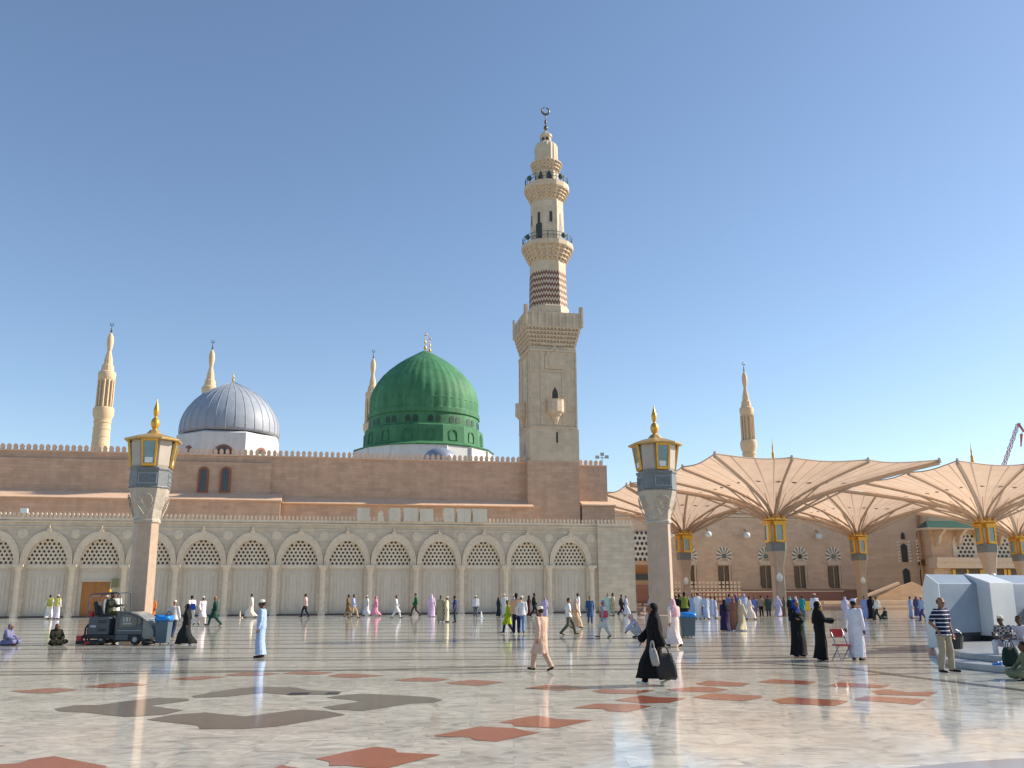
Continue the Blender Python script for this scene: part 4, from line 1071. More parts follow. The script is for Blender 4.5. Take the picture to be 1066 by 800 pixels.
# brick balustrade under the far windows
BX0, BX1 = LX(697,640,DF-6), LX(880,640,DF-6)
BL = thing('balustrade', 'reddish pierced-brick balustrade behind the crowd', 'balustrade', world(0, DF-6), YAW)
mb = MB(); hb_ = LZ(760,615.5,DF-6); mb.box(BX0, BX1, -.0, .35, 0, hb_-.2); mb.build('wall', M['farbase'], BL)
mb = MB(); mb.box(BX0, BX1, -.12, .45, hb_-.2, hb_); mb.build('coping', M['farwall_trim'], BL)
mb = MB(); x = BX0+.4; xq = LX(772, 640, DF-6)
while x < xq:
    for k in range(5): mb.xz([(x,.5+k*.7),(x+.45,.5+k*.7),(x+.45,.95+k*.7),(x,.95+k*.7)], -.06, -.005)
    x += .75
mb.build('pierced_opening', M['farwall_trim'], BL)
# globes on the far wall
gl = [(735,557,'left of the umbrella column gap'),(775,558,'above the second fan window'),(849.5,559,'between the middle fan windows'),(918,559,'next to the corner tower'),(697,557,'nearest the arcade end')]
for k, (px, py, wh) in enumerate(gl):
    t = thing('wall_lantern', 'small white globe lantern on the mosque front, ' + wh, 'wall lamp', world(LX(px,py,DF), DF, LZ(px,py,DF)), YAW, 'white lanterns on the mosque front')
    mb = MB(); mb.sphere((0,-1.0,0), .62, 12, 8); mb.build('globe', M['lampwhite'], t, smooth=True)
    mb = MB(); mb.tube((0,0,1.2),(0,-1.0,.6),.07,.07,6); mb.build('bracket', M['bronze'], t)

# ================================================================== UMBRELLAS
GX, GYd = 28.2 , 27.6
def umbrella():
    t = thing('umbrella', 'giant beige umbrella', 'umbrella', (0,0,0), YAW, 'giant umbrellas shading the plaza')
    z0, zr, hs = 11.1, 15.9, 13.0
    mb = MB(); NA, NR = 96, 16
    tips = [math.atan2(y, x) for x, y in ((1,1),(-1,1),(-1,-1),(1,-1),(1,.34),(1,-.34),(-1,.34),(-1,-.34),(.34,1),(-.34,1),(.34,-1),(-.34,-1))]
    tips = sorted((a+2*math.pi) % (2*math.pi) for a in tips)
    def info(a):
        a = a % (2*math.pi)
        for i in range(12):
            a0, a1 = tips[i], tips[(i+1) % 12] + (2*math.pi if i == 11 else 0)
            aa = a if a >= a0 - 1e-9 or i < 11 else a + 2*math.pi
            if i == 11 and a < tips[0]: aa = a + 2*math.pi
            if a0 - 1e-9 <= aa <= a1 + 1e-9: return math.sin(math.pi*(aa-a0)/(a1-a0)), (a0, a1)
        return 0, (0, 0)
    def surf(a, t_):
        sag, _ = info(a)
        Rm = hs / max(abs(math.cos(a)), abs(math.sin(a))) * (1 - .025*sag)
        r_ = .45 + (Rm-.45)*t_
        corner = (Rm/hs - 1)
        z = z0 + (zr-z0)*(t_**.62) - .30*sag*t_**1.5*(1-.3*t_) + .5*corner*t_
        return Vector((r_*math.cos(a), r_*math.sin(a), z))
    angs = []
    for i in range(12):
        a0, a1 = tips[i], tips[(i+1) % 12] + (2*math.pi if i == 11 else 0)
        angs += [a0 + (a1-a0)*k/8 for k in range(8)]
    rings = [[surf(a, j/NR) for a in angs] for j in range(NR+1)]
    mb.loft(rings, caps=False); mb.build('canopy', M['canopy'], t, smooth=True)
    for a in tips:
        arm = MB()
        corner = abs(abs(math.cos(a))-abs(math.sin(a))) < .02
        w_ = .24 if corner else .16
        pts = [surf(a, j/10) - Vector((0,0,.28)) for j in range(0, 11)]
        for p, q_ in zip(pts[:-1], pts[1:]): arm.tube(p, q_, w_, w_*.92, 4)
        arm.tube(surf(a, 1) - Vector((0,0,.3)), surf(a, 1) + Vector((0,0,.25)), .22, .12, 6)
        arm.tube(surf(a, .0) + Vector((0,0,-.8)), surf(a, .5) - Vector((0,0,.35)), .12, .10, 4)
        arm.build('arm', M['arm'], t)
    arm = MB(); arm.path([surf(a, 1.0) for a in angs] + [surf(angs[0], 1.0)], .07, 4); arm.build('edge_cable', M['arm'], t)
    for k in range(24):
        a = 2*math.pi*(k+.5)/24; st = MB(); p_ = Vector((.5*math.cos(a), .5*math.sin(a), z0-.5))
        st.tube(p_, surf(a, .30) - Vector((0,0,.12)), .05, .04, 4); st.build('strut', M['arm'], t)
    mk = MB()
    for k in range(24):
        a = tips[k//2 % 12] if False else 2*math.pi*(k+.5)/24
        c_ = surf(a, .52) - Vector((0,0,.12)); u_ = (surf(a, .56)-surf(a, .48)).normalized(); v_ = (surf(a+.02, .52)-surf(a-.02, .52)).normalized()
        mk.add([c_-u_*.22, c_+v_*.42, c_+u_*.22, c_-v_*.42], [(0,1,2,3)])
    mk.build('canopy_ornament', M['bronze'], t)
    # column
    col = MB(); KW = .64
    def sq(h, c, z):
        h *= KW; c *= KW
        return [(h-c,-h,z),(h,-h+c,z),(h,h-c,z),(h-c,h,z),(-h+c,h,z),(-h,h-c,z),(-h,-h+c,z),(-h+c,-h,z)]
    col.loft([sq(1.25,.3,-.1),sq(1.25,.3,1.2),sq(.98,.28,1.25),sq(.92,.26,5.0),sq(.95,.26,5.2),sq(1.2,.34,6.2),sq(1.42,.4,6.9)]); col.build('column', M['rose_panel'], t)
    bd = MB(); bd.loft([sq(1.44,.42,6.9),sq(1.5,.42,7.9)]); bd.build('stone_band', M['bluestone'], t)
    ln = MB(); ln.loft([sq(1.0,.3,7.9),sq(1.1,.3,10.4)]); ln.build('lantern_core', M['lamp_stone_plain'], t)
    for k in range(4):
        ca, sa = math.cos(k*math.pi/2), math.sin(k*math.pi/2)
        rot = lambda p: (p[0]*ca-p[1]*sa, p[0]*sa+p[1]*ca, p[2])
        fr = MB(); fb = MB()
        for (x0,x1,z0_,z1_) in ((-.75,.75,7.95,8.2),(-.95,.95,9.9,10.15),(-.78,-.6,8.2,9.9),(.6,.78,8.2,9.9)):
            fb.box(x0,x1,-1.75,-1.05,z0_,z1_)
        fb.box(-1.1,1.1,-2.0,-.9,10.15,10.35)
        fb.v = [rot((v[0]*KW, v[1]*KW, v[2])) for v in fb.v]; fo = fb.build('lantern', M['gold'], t)
        fb = MB(); fb.box(-.6,.6,-1.6,-1.0,8.2,9.9); fb.v = [rot((v[0]*KW, v[1]*KW, v[2])) for v in fb.v]; fb.build('glass', M['lampglass'], fo)
    gc = MB(); gc.loft([sq(1.55,.4,10.36),sq(1.75,.4,10.5),sq(1.75,.4,10.8),sq(1.0,.3,11.0),sq(.62,.2,11.25)])
    for k in range(12):
        a = 2*math.pi*k/12; gc.sphere((1.7*KW*math.cos(a), 1.7*KW*math.sin(a), 10.95), .2, 6, 5)
    gc.build('gilded_collar', M['gold'], t)
    sp_ = MB(); sp_.sphere((-.3,-.9,3.9), .34, 10, 8, sz=(1,1,1.6)); sp_.build('column_lamp', M['lampwhite'], t, smooth=True)
    return t
u0 = umbrella()
ulist = [(810, 113.2, 0), (1023, None, 1), (None, None, 2), (716, None, 10), (893, None, 11), (1052, None, 12)]
base = P(810, 600, 108.0); bl = Vector((base.x, 108.0, 0)) - W0
ux, ud = bl.dot(E_), -bl.dot(N_)
ulab = {(0,0): 'beige umbrella of the near row, its grey column right of the right lamp post',
        (1,0): 'umbrella in the near row above the white marble structure at right',
        (0,1): 'umbrella of the back row partly hidden behind the right stone lamp post',
        (1,1): 'umbrella of the back row standing between the two near-row umbrellas',
        (2,1): 'umbrella at the right edge of the photo in the back row'}
first = True
for (i, j), lab in list(ulab.items()):
    o = u0 if first else copy_tree(u0); first = False
    q_ = world(ux + i*GX, ud + j*GYd); q_.z = -.45; o.location = q_; o['label'] = lab
UB = (ux, ud)
gold_spike(804.5, 470, 456, 190, 'small gilded spire beside the right-hand minaret, above the canopies')
gold_spike(1011, 470, 461, 190, 'tiny gilded spire above the near-right umbrella canopy')

# tower crane on the horizon
cp = P(1050, 470, 420)
t = thing('tower_crane', 'faded red lattice crane boom leaning above the canopies at the right edge', 'crane', (cp.x, 420, 0), 0)
k = depth(cp)/F
z_a, z_b = P(1049,470,420).z, P(1060,441,420).z; dx = P(1060,441,420).x - cp.x
xb_ = -dx*40/(z_b-z_a)
mb = MB()
for o_ in (-.8, .8):
    for oy in (-.8, .8): mb.tube((o_+xb_,oy,z_a-40),(dx+o_*.6,oy*.6,z_b),.16,.13,5)
for i in range(14):
    f0, f1 = i/14, (i+1)/14
    za, zb = z_a-40+(z_b-z_a+40)*f0, z_a-40+(z_b-z_a+40)*f1
    for oy in (-1.0,1.0): x0_ = xb_+(dx-xb_)*f0; x1_ = xb_+(dx-xb_)*f1; mb.tube((x0_-.75,oy,za),(x1_+.75,oy,zb),.09,None,4); mb.tube((x0_+.75,oy,za),(x1_-.75,oy,zb),.09,None,4)
mb.build('boom', M['crane_red'], t)
mb = MB(); hx = P(1066,455,420).x-cp.x; mb.tube((dx,0,z_b),(dx+2.2,0,z_b-4),.6,.5,5); mb.tube((hx-1,0,z_b-5),(hx-2,0,z_b-11),.7,.3,5); mb.build('hook_block', M['crane_red'], t)
mb = MB(); mb.tube((dx+2,0,z_b-3),(hx-1,0,z_b-5),.12,None,4); mb.build('cable', M['steel'], t)
mb = MB(); mb.tube((xb_,0,0),(xb_,0,z_a-38),1.4,1.4,4); mb.build('mast', M['crane_red'], t)

# ================================================================== STONE LAMP POSTS
def lamp_post(base, pxs, lab):
    bx_, by_ = base.x, base.y
    t = thing('lamp_post', lab, 'lamp post', (bx_, by_, 0), YAW, 'stone lamp posts with gilded lanterns')
    return t
LR = G(690, 664)
zL = lambda y: P(684, y, LR.y).z
kL = depth(LR + Vector((0,0,4))) / F
def lamp_build(t):
    def oc(w_, c_, z): return [(w_-c_,-w_,z),(w_,-w_+c_,z),(w_,w_-c_,z),(w_-c_,w_,z),(-w_+c_,w_,z),(-w_,w_-c_,z),(-w_,-w_+c_,z),(-w_+c_,-w_,z)]
    def ring(px, cr, z): h = px*kL/2/1.0; return oc(h, h*2*cr, z)
    s_ = 22.5
    mb = MB(); mb.loft([ring(30,.20,0), ring(30,.20,zL(641)), ring(28,.2,zL(640))]); mb.build('plinth', M['rose_panel'], t)
    mb = MB(); mb.loft([ring(22.5,.21,zL(640)), ring(21.5,.21,zL(546))]); mb.build('shaft', M['rose_panel'], t)
    mb = MB(); mb.loft([ring(22.5,.21,zL(546)), ring(24,.21,zL(545)), ring(24,.21,zL(543)), ring(22.5,.22,zL(542)), ring(25,.22,zL(532)), ring(31,.22,zL(522)), ring(35,.22,zL(514)), ring(36,.22,zL(512))])
    cap = mb.build('carved_capital', M['lamp_stone'], t)
    # carved relief on the capital
    for k in range(4):
        ca, sa = math.cos(k*math.pi/2), math.sin(k*math.pi/2); mb = MB()
        for rr in (.26,.16):
            for j in range(16):
                a0, a1 = 2*math.pi*j/16, 2*math.pi*(j+1)/16
                def q_(a, r_): x = r_*math.cos(a); z = zL(524)+r_*math.sin(a); hw = (31+(zL(522)-z)*-6)*kL/2; return (x, -(15.6+ (z-zL(532))/(zL(514)-zL(532))*4.0)*kL*1.0-.03, z)
                mb.tube(q_(a0, rr), q_(a1, rr), .022, None, 5)
        mb.tube((-.3,-16.2*kL-.02,zL(529)),(0,-13.2*kL,zL(540)),.025,None,5); mb.tube((.3,-16.2*kL-.02,zL(529)),(0,-13.2*kL,zL(540)),.025,None,5)
        mb.v = [(v[0]*ca-v[1]*sa, v[0]*sa+v[1]*ca, v[2]) for v in mb.v]
        if k == 0 or True: mb.build('relief', M['lamp_stone_plain'], cap)
    mb = MB(); mb.loft([ring(37,.22,zL(512)), ring(38,.22,zL(511)), ring(36,.22,zL(510.5)), ring(36,.22,zL(495)), ring(38,.22,zL(494)), ring(38,.22,zL(492))]); bnd = mb.build('stone_band', M['bluestone'], t)
    for k in range(4):
        ca, sa = math.cos(k*math.pi/2), math.sin(k*math.pi/2)
        hw = 18*kL; za, zb = zL(508), zL(497)
        mb = MB(); 
        x1 = hw*.50
        for (a,b_,c_,d_) in ((-x1,x1,za,za+.05),(-x1,x1,zb-.05,zb),(-x1,-x1+.05,za+.05,zb-.05),(x1-.05,x1,za+.05,zb-.05)): mb.box(a,b_,-hw-.03,-hw+.01,c_,d_)
        # flowing script-like strokes
        zc = (za+zb)/2; hgt = zb-za
        for (pts) in ([(-.8,.1),(-.62,-.22),(-.45,-.2),(-.4,.05)],[(-.32,.3),(-.30,-.2),(-.12,-.24)],[(-.1,.02),(0,.14),(.08,0),(0,-.12),(-.1,-.02)],[(.16,.3),(.17,-.2)],[(.28,.3),(.28,-.18),(.45,-.22),(.52,0)],[(.6,.26),(.62,-.2),(.78,-.2),(.8,.05)],[(-.7,.24),(-.66,.26)],[(.4,.2),(.44,.22)]):
            mb.path([(x*x1*.95, -hw-.015, zc+z*hgt*.9) for x, z in pts], .014, 4)
        mb.v = [(v[0]*ca-v[1]*sa, v[0]*sa+v[1]*ca, v[2]) for v in mb.v]
        mb.build('script_panel', M['bluestone_light'], bnd)
    mb = MB(); mb.loft([ring(33,.25,zL(492)), ring(35,.25,zL(489)), ring(38.5,.25,zL(465))]); mb.build('lantern_core', M['lamp_stone_plain'], t)
    for k in range(4):
        ca, sa = math.cos(k*math.pi/2), math.sin(k*math.pi/2)
        rot = lambda mb: setattr(mb, 'v', [(v[0]*ca-v[1]*sa, v[0]*sa+v[1]*ca, v[2]) for v in mb.v])
        za, zb = zL(491), zL(464.5); y0, y1 = -19.5*kL, -23.5*kL; wa, wb = 6.4*kL, 8.0*kL
        mb = MB()
        def bar(xa, xb, z0_, z1_, dep=.10):
            def yy(z): return y0 + (y1-y0)*(z-za)/(zb-za)
            def sx(z): return (wa + (wb-wa)*(z-za)/(zb-za))
            v = []
            for z in (z0_, z1_):
                for (xx, e) in ((xa,0),(xb,0),(xb,dep),(xa,dep)): v.append((xx*sx(z), yy(z)+e-.02, z))
            mb.add(v, [(0,1,5,4),(1,2,6,5),(2,3,7,6),(3,0,4,7),(3,2,1,0),(4,5,6,7)])
        bar(-1,-.74,za,zb); bar(.74,1,za,zb); bar(-.74,.74,za,za+.12); bar(-.74,.74,zb-.10,zb)
        for sx_ in (-1, 1):     # side cheeks
            v = [(sx_*wa,y0,za),(sx_*wb,y1,zb),(sx_*wb,-17*kL,zb),(sx_*wa,-16*kL,za)]
        rot(mb); fo = mb.build('lantern', M['gold'], t)
        mb = MB(); v = [(-wa*.76,y0+.02,za+.1),(wa*.76,y0+.02,za+.1),(wb*.76,y1+.02,zb-.08),(-wb*.76,y1+.02,zb-.08),(-wa*.76,-15*kL,za+.1),(wa*.76,-15*kL,za+.1),(wb*.76,-17*kL,zb-.08),(-wb*.76,-17*kL,zb-.08)]
        mb.add(v, [(0,1,2,3),(5,4,7,6),(1,5,6,2),(4,0,3,7),(3,2,6,7),(4,5,1,0)]); rot(mb); mb.build('glass', M['lampglass'], fo)
        mb = MB(); mb.box(-wa*.6, wa*.6, y0-.03, y0+.0, za+.13, za+.36); rot(mb); mb.build('diffuser', M['lampwhite'], fo)
    mb = MB()
    e_ = 26.0*kL; 
    r0 = oc(e_, e_*.55, zL(465)); r1 = oc(e_*1.02, e_*.56, zL(463.4)); r2 = oc(e_*.62, e_*.34, zL(459.5)); r3 = oc(e_*.28, e_*.15, zL(457)); r4 = oc(e_*.16, e_*.09, zL(453))
    mb.loft([r0, r1, r2, r3, r4]); mb.build('roof', M['pale_gold'], t)
    mb = MB(); a = zL(453.5)
    pr = [(3.2,453.5),(2.2,452),(3.4,450),(4.3,447),(4.4,445),(3.3,442),(1.6,440.5),(1.4,439.5),(2.2,438),(2.9,434.5),(2.6,431.5),(1.5,428),(.7,425),(.2,421.5)]
    mb.lathe([(r_*kL, zL(y)) for r_, y in pr], 16); mb.build('finial', M['gold'], t, smooth='auto')
    return t
tR = lamp_build(lamp_post(LR, None, 'right-hand stone lamp post with gilded lantern, beside the umbrellas'))
LL = G(142.5, 668.5)
tL = copy_tree(tR); tL.location = (LL.x, LL.y, 0); tL['label'] = 'left-hand stone lamp post with gilded lantern, behind the floor scrubber'

# ================================================================== RIGHT MARBLE STRUCTURE
K0, K1, K2, K3 = G(967, 678), G(984, 679.5), G(1025, 677.5), G(1043.5, 676)
def pz(y, p): return P(1000, y, p.y).z
zt1, zt2 = 2.06, 2.36
KS = thing('marble_block', 'white faceted marble structure with blue-shaded panels and steps at the right edge', 'marble structure', (K0.x, K0.y, 0), 0)
def rel(p): return Vector((p.x-K0.x, p.y-K0.y, 0))
ku = (K2-K1).normalized(); kv = Vector((-ku.y, ku.x, 0)); kL_ = (K2-K1).length; kL3 = (K3-K2).dot(ku)
def kpt(x, y, z): q_ = rel(K1) + ku*x + kv*y; return (q_.x, q_.y, z)
def kprism(mb, x0, x1, y0, yb, z0, zf, zt, cd=.42):
    pr_ = [(y0,z0),(y0,zf),(y0+cd,zt),(yb,zf-.12),(yb,z0)]
    n = 5; mb.add([kpt(x0,y,z) for y, z in pr_]+[kpt(x1,y,z) for y, z in pr_], [(0,1,2,3,4),(9,8,7,6,5)]+[(k,(k+1)%5,5+(k+1)%5,5+k) for k in range(5)])
KA = mat('blue_shaded_marble', (0.24,0.285,0.345), .25, .10, 1.6, .05, 6)  # white marble with its bluish sky shade put into the colour
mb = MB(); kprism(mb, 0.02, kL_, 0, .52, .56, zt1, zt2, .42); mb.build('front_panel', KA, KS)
mb = MB(); kprism(mb, -.04, .018, -.02, .56, .12, zt1, zt2, .42); mb.build('side_panel', M['kiosk'], KS)
mb = MB(); kprism(mb, kL_-.02, kL_+kL3, -.45, .9, .46, zt1+.03, zt2+.02, .85); mb.build('projecting_panel', M['kiosk'], KS)
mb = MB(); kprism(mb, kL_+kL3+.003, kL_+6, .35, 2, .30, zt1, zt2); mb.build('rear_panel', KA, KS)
mb = MB(); kprism(mb, kL_+3.4, kL_+6, -9.5, -1.2, 0, zt1, zt2); mb.build('shade_wing', M['kiosk'], KS)  # unseen wing added at the right to shade the steps and sitters
def kbox(mb, x0,x1,y0,y1,z0,z1): mb.add([kpt(x,y,z) for z in (z0,z1) for x,y in ((x0,y0),(x1,y0),(x1,y1),(x0,y1))], [(3,2,1,0),(4,5,6,7),(0,1,5,4),(1,2,6,5),(2,3,7,6),(3,0,4,7)])
mb = MB(); kbox(mb, .02, kL_-.03, .03, .5, .1, .558); kbox(mb, kL_+.02, kL_+kL3-.02, -.42, .3, .1, .458); mb.build('black_plinth', M['black'], KS)
mb = MB(); a = rel(G(1052, 672)); mb.box(a.x, a.x+4, a.y-3.2, a.y+.5, 1.16, 1.30); cnt = mb.build('counter_slab', M['kiosk'], KS)
mb = MB(); mb.box(a.x+.25, a.x+.5, a.y-2.9, a.y-2.6, .30, 1.16); mb.box(a.x+2.25, a.x+2.6, a.y-2.9, a.y-2.6, .30, 1.16); mb.build('counter_post', M['kiosk'], KS)
def plat(pxs, z0, z1, m_, nm_):
    q_ = [rel(G(x, y, z0)) for x, y in pxs]; mb = MB(); mb.xy([(v.x, v.y) for v in q_], z0, z1); return mb.build(nm_, m_, KS)
plat([(976,687),(989,695),(1020,698.5),(1066,703),(1150,712),(1160,676),(972,677)], 0, .15, M['step'], 'lower_step')
plat([(988,682),(1000,685.5),(1040,690),(1066,693),(1150,701),(1160,672),(985,673)], .15, .30, M['step'], 'upper_step')

# ================================================================== RIDE-ON SCRUBBER
sp0 = G(84, 671.5); sp1 = G(160, 671.5)
SL = (sp1 - sp0).length
SC_ = thing('floor_scrubber', 'dark grey ride-on floor scrubber driven across the marble beside the left lamp post', 'floor scrubber', (sp0.x, sp0.y+.55, 0), math.atan2(sp1.y-sp0.y, sp1.x-sp0.x))
q = SL/2.65
def X(v): return v*q
def prof(mb, pts, y0, y1, mi=0): mb.xz([(X(x), z) for x, z in pts], y0, y1, mi); return mb
W2 = .52
mb = MB(); prof(mb, [(.05,.30),(.10,.22),(1.1,.20),(1.25,.12),(2.35,.12),(2.5,.2),(2.5,.36),(.05,.36)], -W2, W2); mb.build('chassis', M['scr_black'], SC_)
mb = MB(); prof(mb, [(.2,.365),(.98,.365),(.98,.98),(.9,1.02),(.28,1.02),(.22,.96)], -W2+.03, W2-.03); mb.build('rear_tank', M['scr_body'], SC_)
mb = MB(); mb.box(X(.30), X(.52), -W2-.0, -W2+.03, .62, .72); mb.build('label', M['scr_grey'], SC_)
mb = MB(); prof(mb, [(1.22,.365),(1.22,.95),(1.3,1.18),(1.42,1.22),(1.75,1.20),(2.05,1.10),(2.22,.98),(2.22,.365)], -W2, W2); mb.build('front_body', M['scr_body'], SC_, smooth=False)
mb = MB(); prof(mb, [(2.225,.30),(2.225,.98),(2.38,.86),(2.52,.70),(2.62,.50),(2.64,.28),(2.55,.2),(2.3,.2)], -W2-.01, W2+.01); mb.build('front_shroud', M['scr_light'], SC_)
mb = MB(); prof(mb, [(1.75,1.205),(2.05,1.105),(2.23,.99),(2.38,.87),(2.36,.84),(2.2,.95),(2.02,1.06),(1.75,1.15)], -W2-.03, W2+.03); mb.build('hood_trim', M['scr_light'], SC_)
mb = MB(); prof(mb, [(1.38,.62),(1.42,1.05),(1.55,1.12),(1.78,1.10),(2.0,.98),(2.02,.80),(1.95,.66)], -W2-.015, -W2+.0); pn = mb.build('side_panel', M['glassdark'], SC_)
mb = MB(); 
for (x0,x1,z0,z1) in ((1.50,1.56,.84,1.0),(1.60,1.68,.84,1.0),(1.72,1.77,.84,1.0),(1.50,1.82,.74,.80)): prof(mb, [(x0,z0),(x1,z0),(x1,z1),(x0,z1)], -W2-.022, -W2-.015)
mb.build('marking', M['scr_grey'], pn)
mb = MB(); prof(mb, [(2.07,.70),(2.05,.98),(2.12,1.0),(2.18,.9),(2.14,.72)], -W2-.03, -W2+.0); mb.build('headlight', M['glassdark'], SC_)
mb = MB(); prof(mb, [(1.28,.16),(1.28,.38),(1.74,.38),(1.74,.16)], -W2-.04, -W2+.02); mb.build('side_skirt', M['scr_body'], SC_)
for (x, y) in ((1.98,-W2+.06),(1.98,W2-.06),(.75,-W2+.06),(.75,W2-.06)):
    mb = MB(); n = 20; r_ = .19 if x > 1 else .15
    rings = [[(X(x)+rr*math.cos(2*math.pi*i/n), y+dy, r_+rr*math.sin(2*math.pi*i/n)) for i in range(n)] for rr, dy in ((r_*.9,-.09),(r_,-.07),(r_,.07),(r_*.9,.09))]
    mb.loft(rings); wl = mb.build('wheel', M['scr_black'], SC_)
    mb = MB(); rings = [[(X(x)+rr*math.cos(2*math.pi*i/n), y+dy, r_+rr*math.sin(2*math.pi*i/n)) for i in range(n)] for rr, dy in ((r_*.45,-.10),(r_*.5,-.095),(r_*.5,.095),(r_*.45,.10))]; mb.loft(rings); mb.build('rim', M['scr_grey'], wl)
mb = MB(); prof(mb, [(-.12,.02),(-.12,.14),(.95,.16),(.95,.05)], -.62, .5); mb.build('squeegee', M['scr_black'], SC_)
mb = MB(); prof(mb, [(-.10,.14),(-.12,.34),(.06,.34),(.08,.14)], -.64, -.45); prof(mb, [(.2,.03),(.2,.12),(.42,.12),(.42,.03)], -.66, -.6); mb.build('red_bumper', M['scr_red'], SC_)
mb = MB(); prof(mb, [(.42,1.02),(.42,1.12),(.95,1.14),(.97,1.04)], -.25, .25); mb.build('seat', M['scr_black'], SC_)
mb = MB(); prof(mb, [(.30,1.05),(.20,1.55),(.28,1.6),(.42,1.12)], -.24, .24); mb.build('backrest', M['scr_black'], SC_)
mb = MB(); prof(mb, [(.10,1.0),(.06,1.22),(.22,1.22),(.24,1.0)], -.3, -.12); mb.build('rear_light', M['scr_red'], SC_)
mb = MB()
for y in (-.42, .42):
    mb.path([(X(.12),y,1.0),(X(.14),y,1.78),(X(.2),y,1.86),(X(1.15),y,1.92),(X(1.25),y,1.86),(X(1.32),y,1.2)], .025, 6)
for x, z in ((.14,1.78),(1.2,1.90),(.65,1.89)): mb.tube((X(x),-.42,z),(X(x),.42,z),.022,None,6)
mb.build('roll_frame', M['scr_body'], SC_)
for zz in (.50,.56,.80,.86):
    mb = MB(); mb.box(X(.56), X(.90), -W2+.005, -W2+.035, zz, zz+.025); mb.build('vent_slat', M['scr_black'], SC_)
mb = MB(); mb.path([(X(.12),.1,.9),(X(-.05),.1,.75),(X(-.08),.1,.45),(X(.0),.1,.15)], .045, 8); mb.build('hose', M['scr_black'], SC_)
mb = MB(); mb.path([(X(.12),-.18,.8),(X(-.02),-.2,.6),(X(-.02),-.2,.3),(X(.06),-.2,.12)], .035, 8); mb.build('hose', M['scr_black'], SC_)
mb = MB(); mb.lathe([(.24,.02),(.26,.10),(.2,.14),(.06,.16)], 20, X(2.45), -.45); mb.build('side_brush', M['scr_black'], SC_)
mb = MB(); mb.box(X(1.3), X(2.2), -W2-.02, -W2+.01, .50, .53); mb.build('stripe', M['scr_grey'], SC_)
mb = MB(); mb.lathe([(.05,1.92),(.06,1.95),(.05,2.03),(.01,2.05)], 12, X(.65), 0); mb.build('beacon', M['yellow'], SC_)
mb = MB(); mb.path([(X(2.3),y_,.86) if k_ in (0,3) else (X(2.36),y_,.93) for k_, y_ in enumerate((-.3,-.28,.28,.3))], .02, 6); mb.build('grab_handle', M['scr_grey'], SC_)
mb = MB(); n = 14
for i in range(n):
    a0, a1 = 2*math.pi*i/n, 2*math.pi*(i+1)/n; f_ = lambda a: (X(1.22)+.16*math.cos(a)*.35, .17*math.sin(a), 1.32+.16*math.cos(a))
    mb.tube(f_(a0), f_(a1), .014, None, 5)
mb.tube((X(1.22),0,1.32),(X(1.34),0,1.2),.02,None,6); mb.build('steering_wheel', M['scr_black'], SC_)

# ================================================================== BINS, CONES, CHAIR, BOX
def bin_(px, py, lab, s=1.0, wid=.36):
    p = G(px, py); t = thing('litter_bin', lab, 'bin', (p.x, p.y, 0), 0, 'wheeled bins with blue liners')
    def sq(h, z, h2=None): h2 = h2 or h; return [(-h,-h2,z),(h,-h2,z),(h,h2,z),(-h,h2,z)]
    mb = MB(); mb.loft([sq(wid*.80,.05),sq(wid*.82,.1),sq(wid,.98*s),sq(wid*1.04,1.0*s)]); mb.build('body', M['bin'], t)
    mb = MB(); K = 20; rings = []
    rnd = random.Random(int(px))
    for (e, z) in ((1.02,.90),(1.08,.84),(1.12,.93),(1.08,1.03),(.9,1.06),(.8,1.0)):
        r = []
        for i in range(K):
            a = 2*math.pi*(i+.5)/K; m_ = 1/max(abs(math.cos(a)), abs(math.sin(a))); h = wid*e*(m_*.75+.3)*.97
            r.append((h*math.cos(a), h*math.sin(a), z*s + (rnd.uniform(-.035,.035) if e != 1.03 else 0)))
        rings.append(r)
    mb.loft(rings); mb.build('bin_liner', M['bag_blue'], t, smooth=True)
    for sx in (-1, 1):
        mb = MB(); mb.sphere((sx*wid*.6, wid*.75, .09), .09, 12, 6, sz=(.5,1,1)); mb.build('wheel', M['scr_black'], t)
    return t
bin_(169, 671, 'grey-blue bin with bright blue liner beside the floor scrubber', 1.0, .26)
bin_(716.5, 663.5, 'grey-blue bin with bright blue liner right of the right lamp post plinth', .95, .30)
def marker(px, py, pyt, col, lab):
    p = G(px, py); t = thing('floor_cone', lab, 'cone', (p.x, p.y, 0), 0, 'small floor cones')
    h = P(px, pyt, p.y).z
    mb = MB(); mb.lathe([(.10,.0),(.07,h*.5),(.03,h)], 14); mb.build('cone_body', col, t); mb = MB(); mb.box(-.2,.2,-.2,.2,0,.04); mb.build('cone_base', col, t)
marker(501, 643.5, 636.5, M['lampwhite'], 'small pale cone on the floor left of the central group, near the arcade')
marker(249.5, 643.5, 636, M['farwall_trim'], 'pale cone on the floor before the arcade, left of a striding white-robed man')
p = G(862, 643); t = thing('storage_box', 'yellow storage box standing among the people at the far right', 'box', (p.x, p.y+4, 0), YAW)
mb = MB(); mb.box(-.8,.8,-.4,.4,.45,1.05); mb.build('body', M['yellow'], t); mb = MB(); mb.box(-.84,.84,-.44,.44,1.05,1.12); mb.build('lid', M['yellow'], t); mb = MB(); 
for x in (-.7,.7):
    for y in (-.3,.3): mb.box(x-.06,x+.06,y-.06,y+.06,0,.45)
mb.build('feet', M['scr_black'], t)
p = G(994, 681.5, .15); t = thing('waste_bucket', 'dark round bucket on the step behind the man in the striped polo shirt', 'bucket', (p.x, p.y, .15), 0)
mb = MB(); mb.lathe([(.2,0),(.26,.45),(.27,.47),(.24,.47),(.22,.4)], 20); mb.build('body', M['scr_black'], t); mb = MB(); mb.path([(.26*math.cos(a),0,.47+.2*math.sin(a)) for a in [math.pi*k/8 for k in range(9)]], .008, 4); mb.build('handle', M['steel'], t)
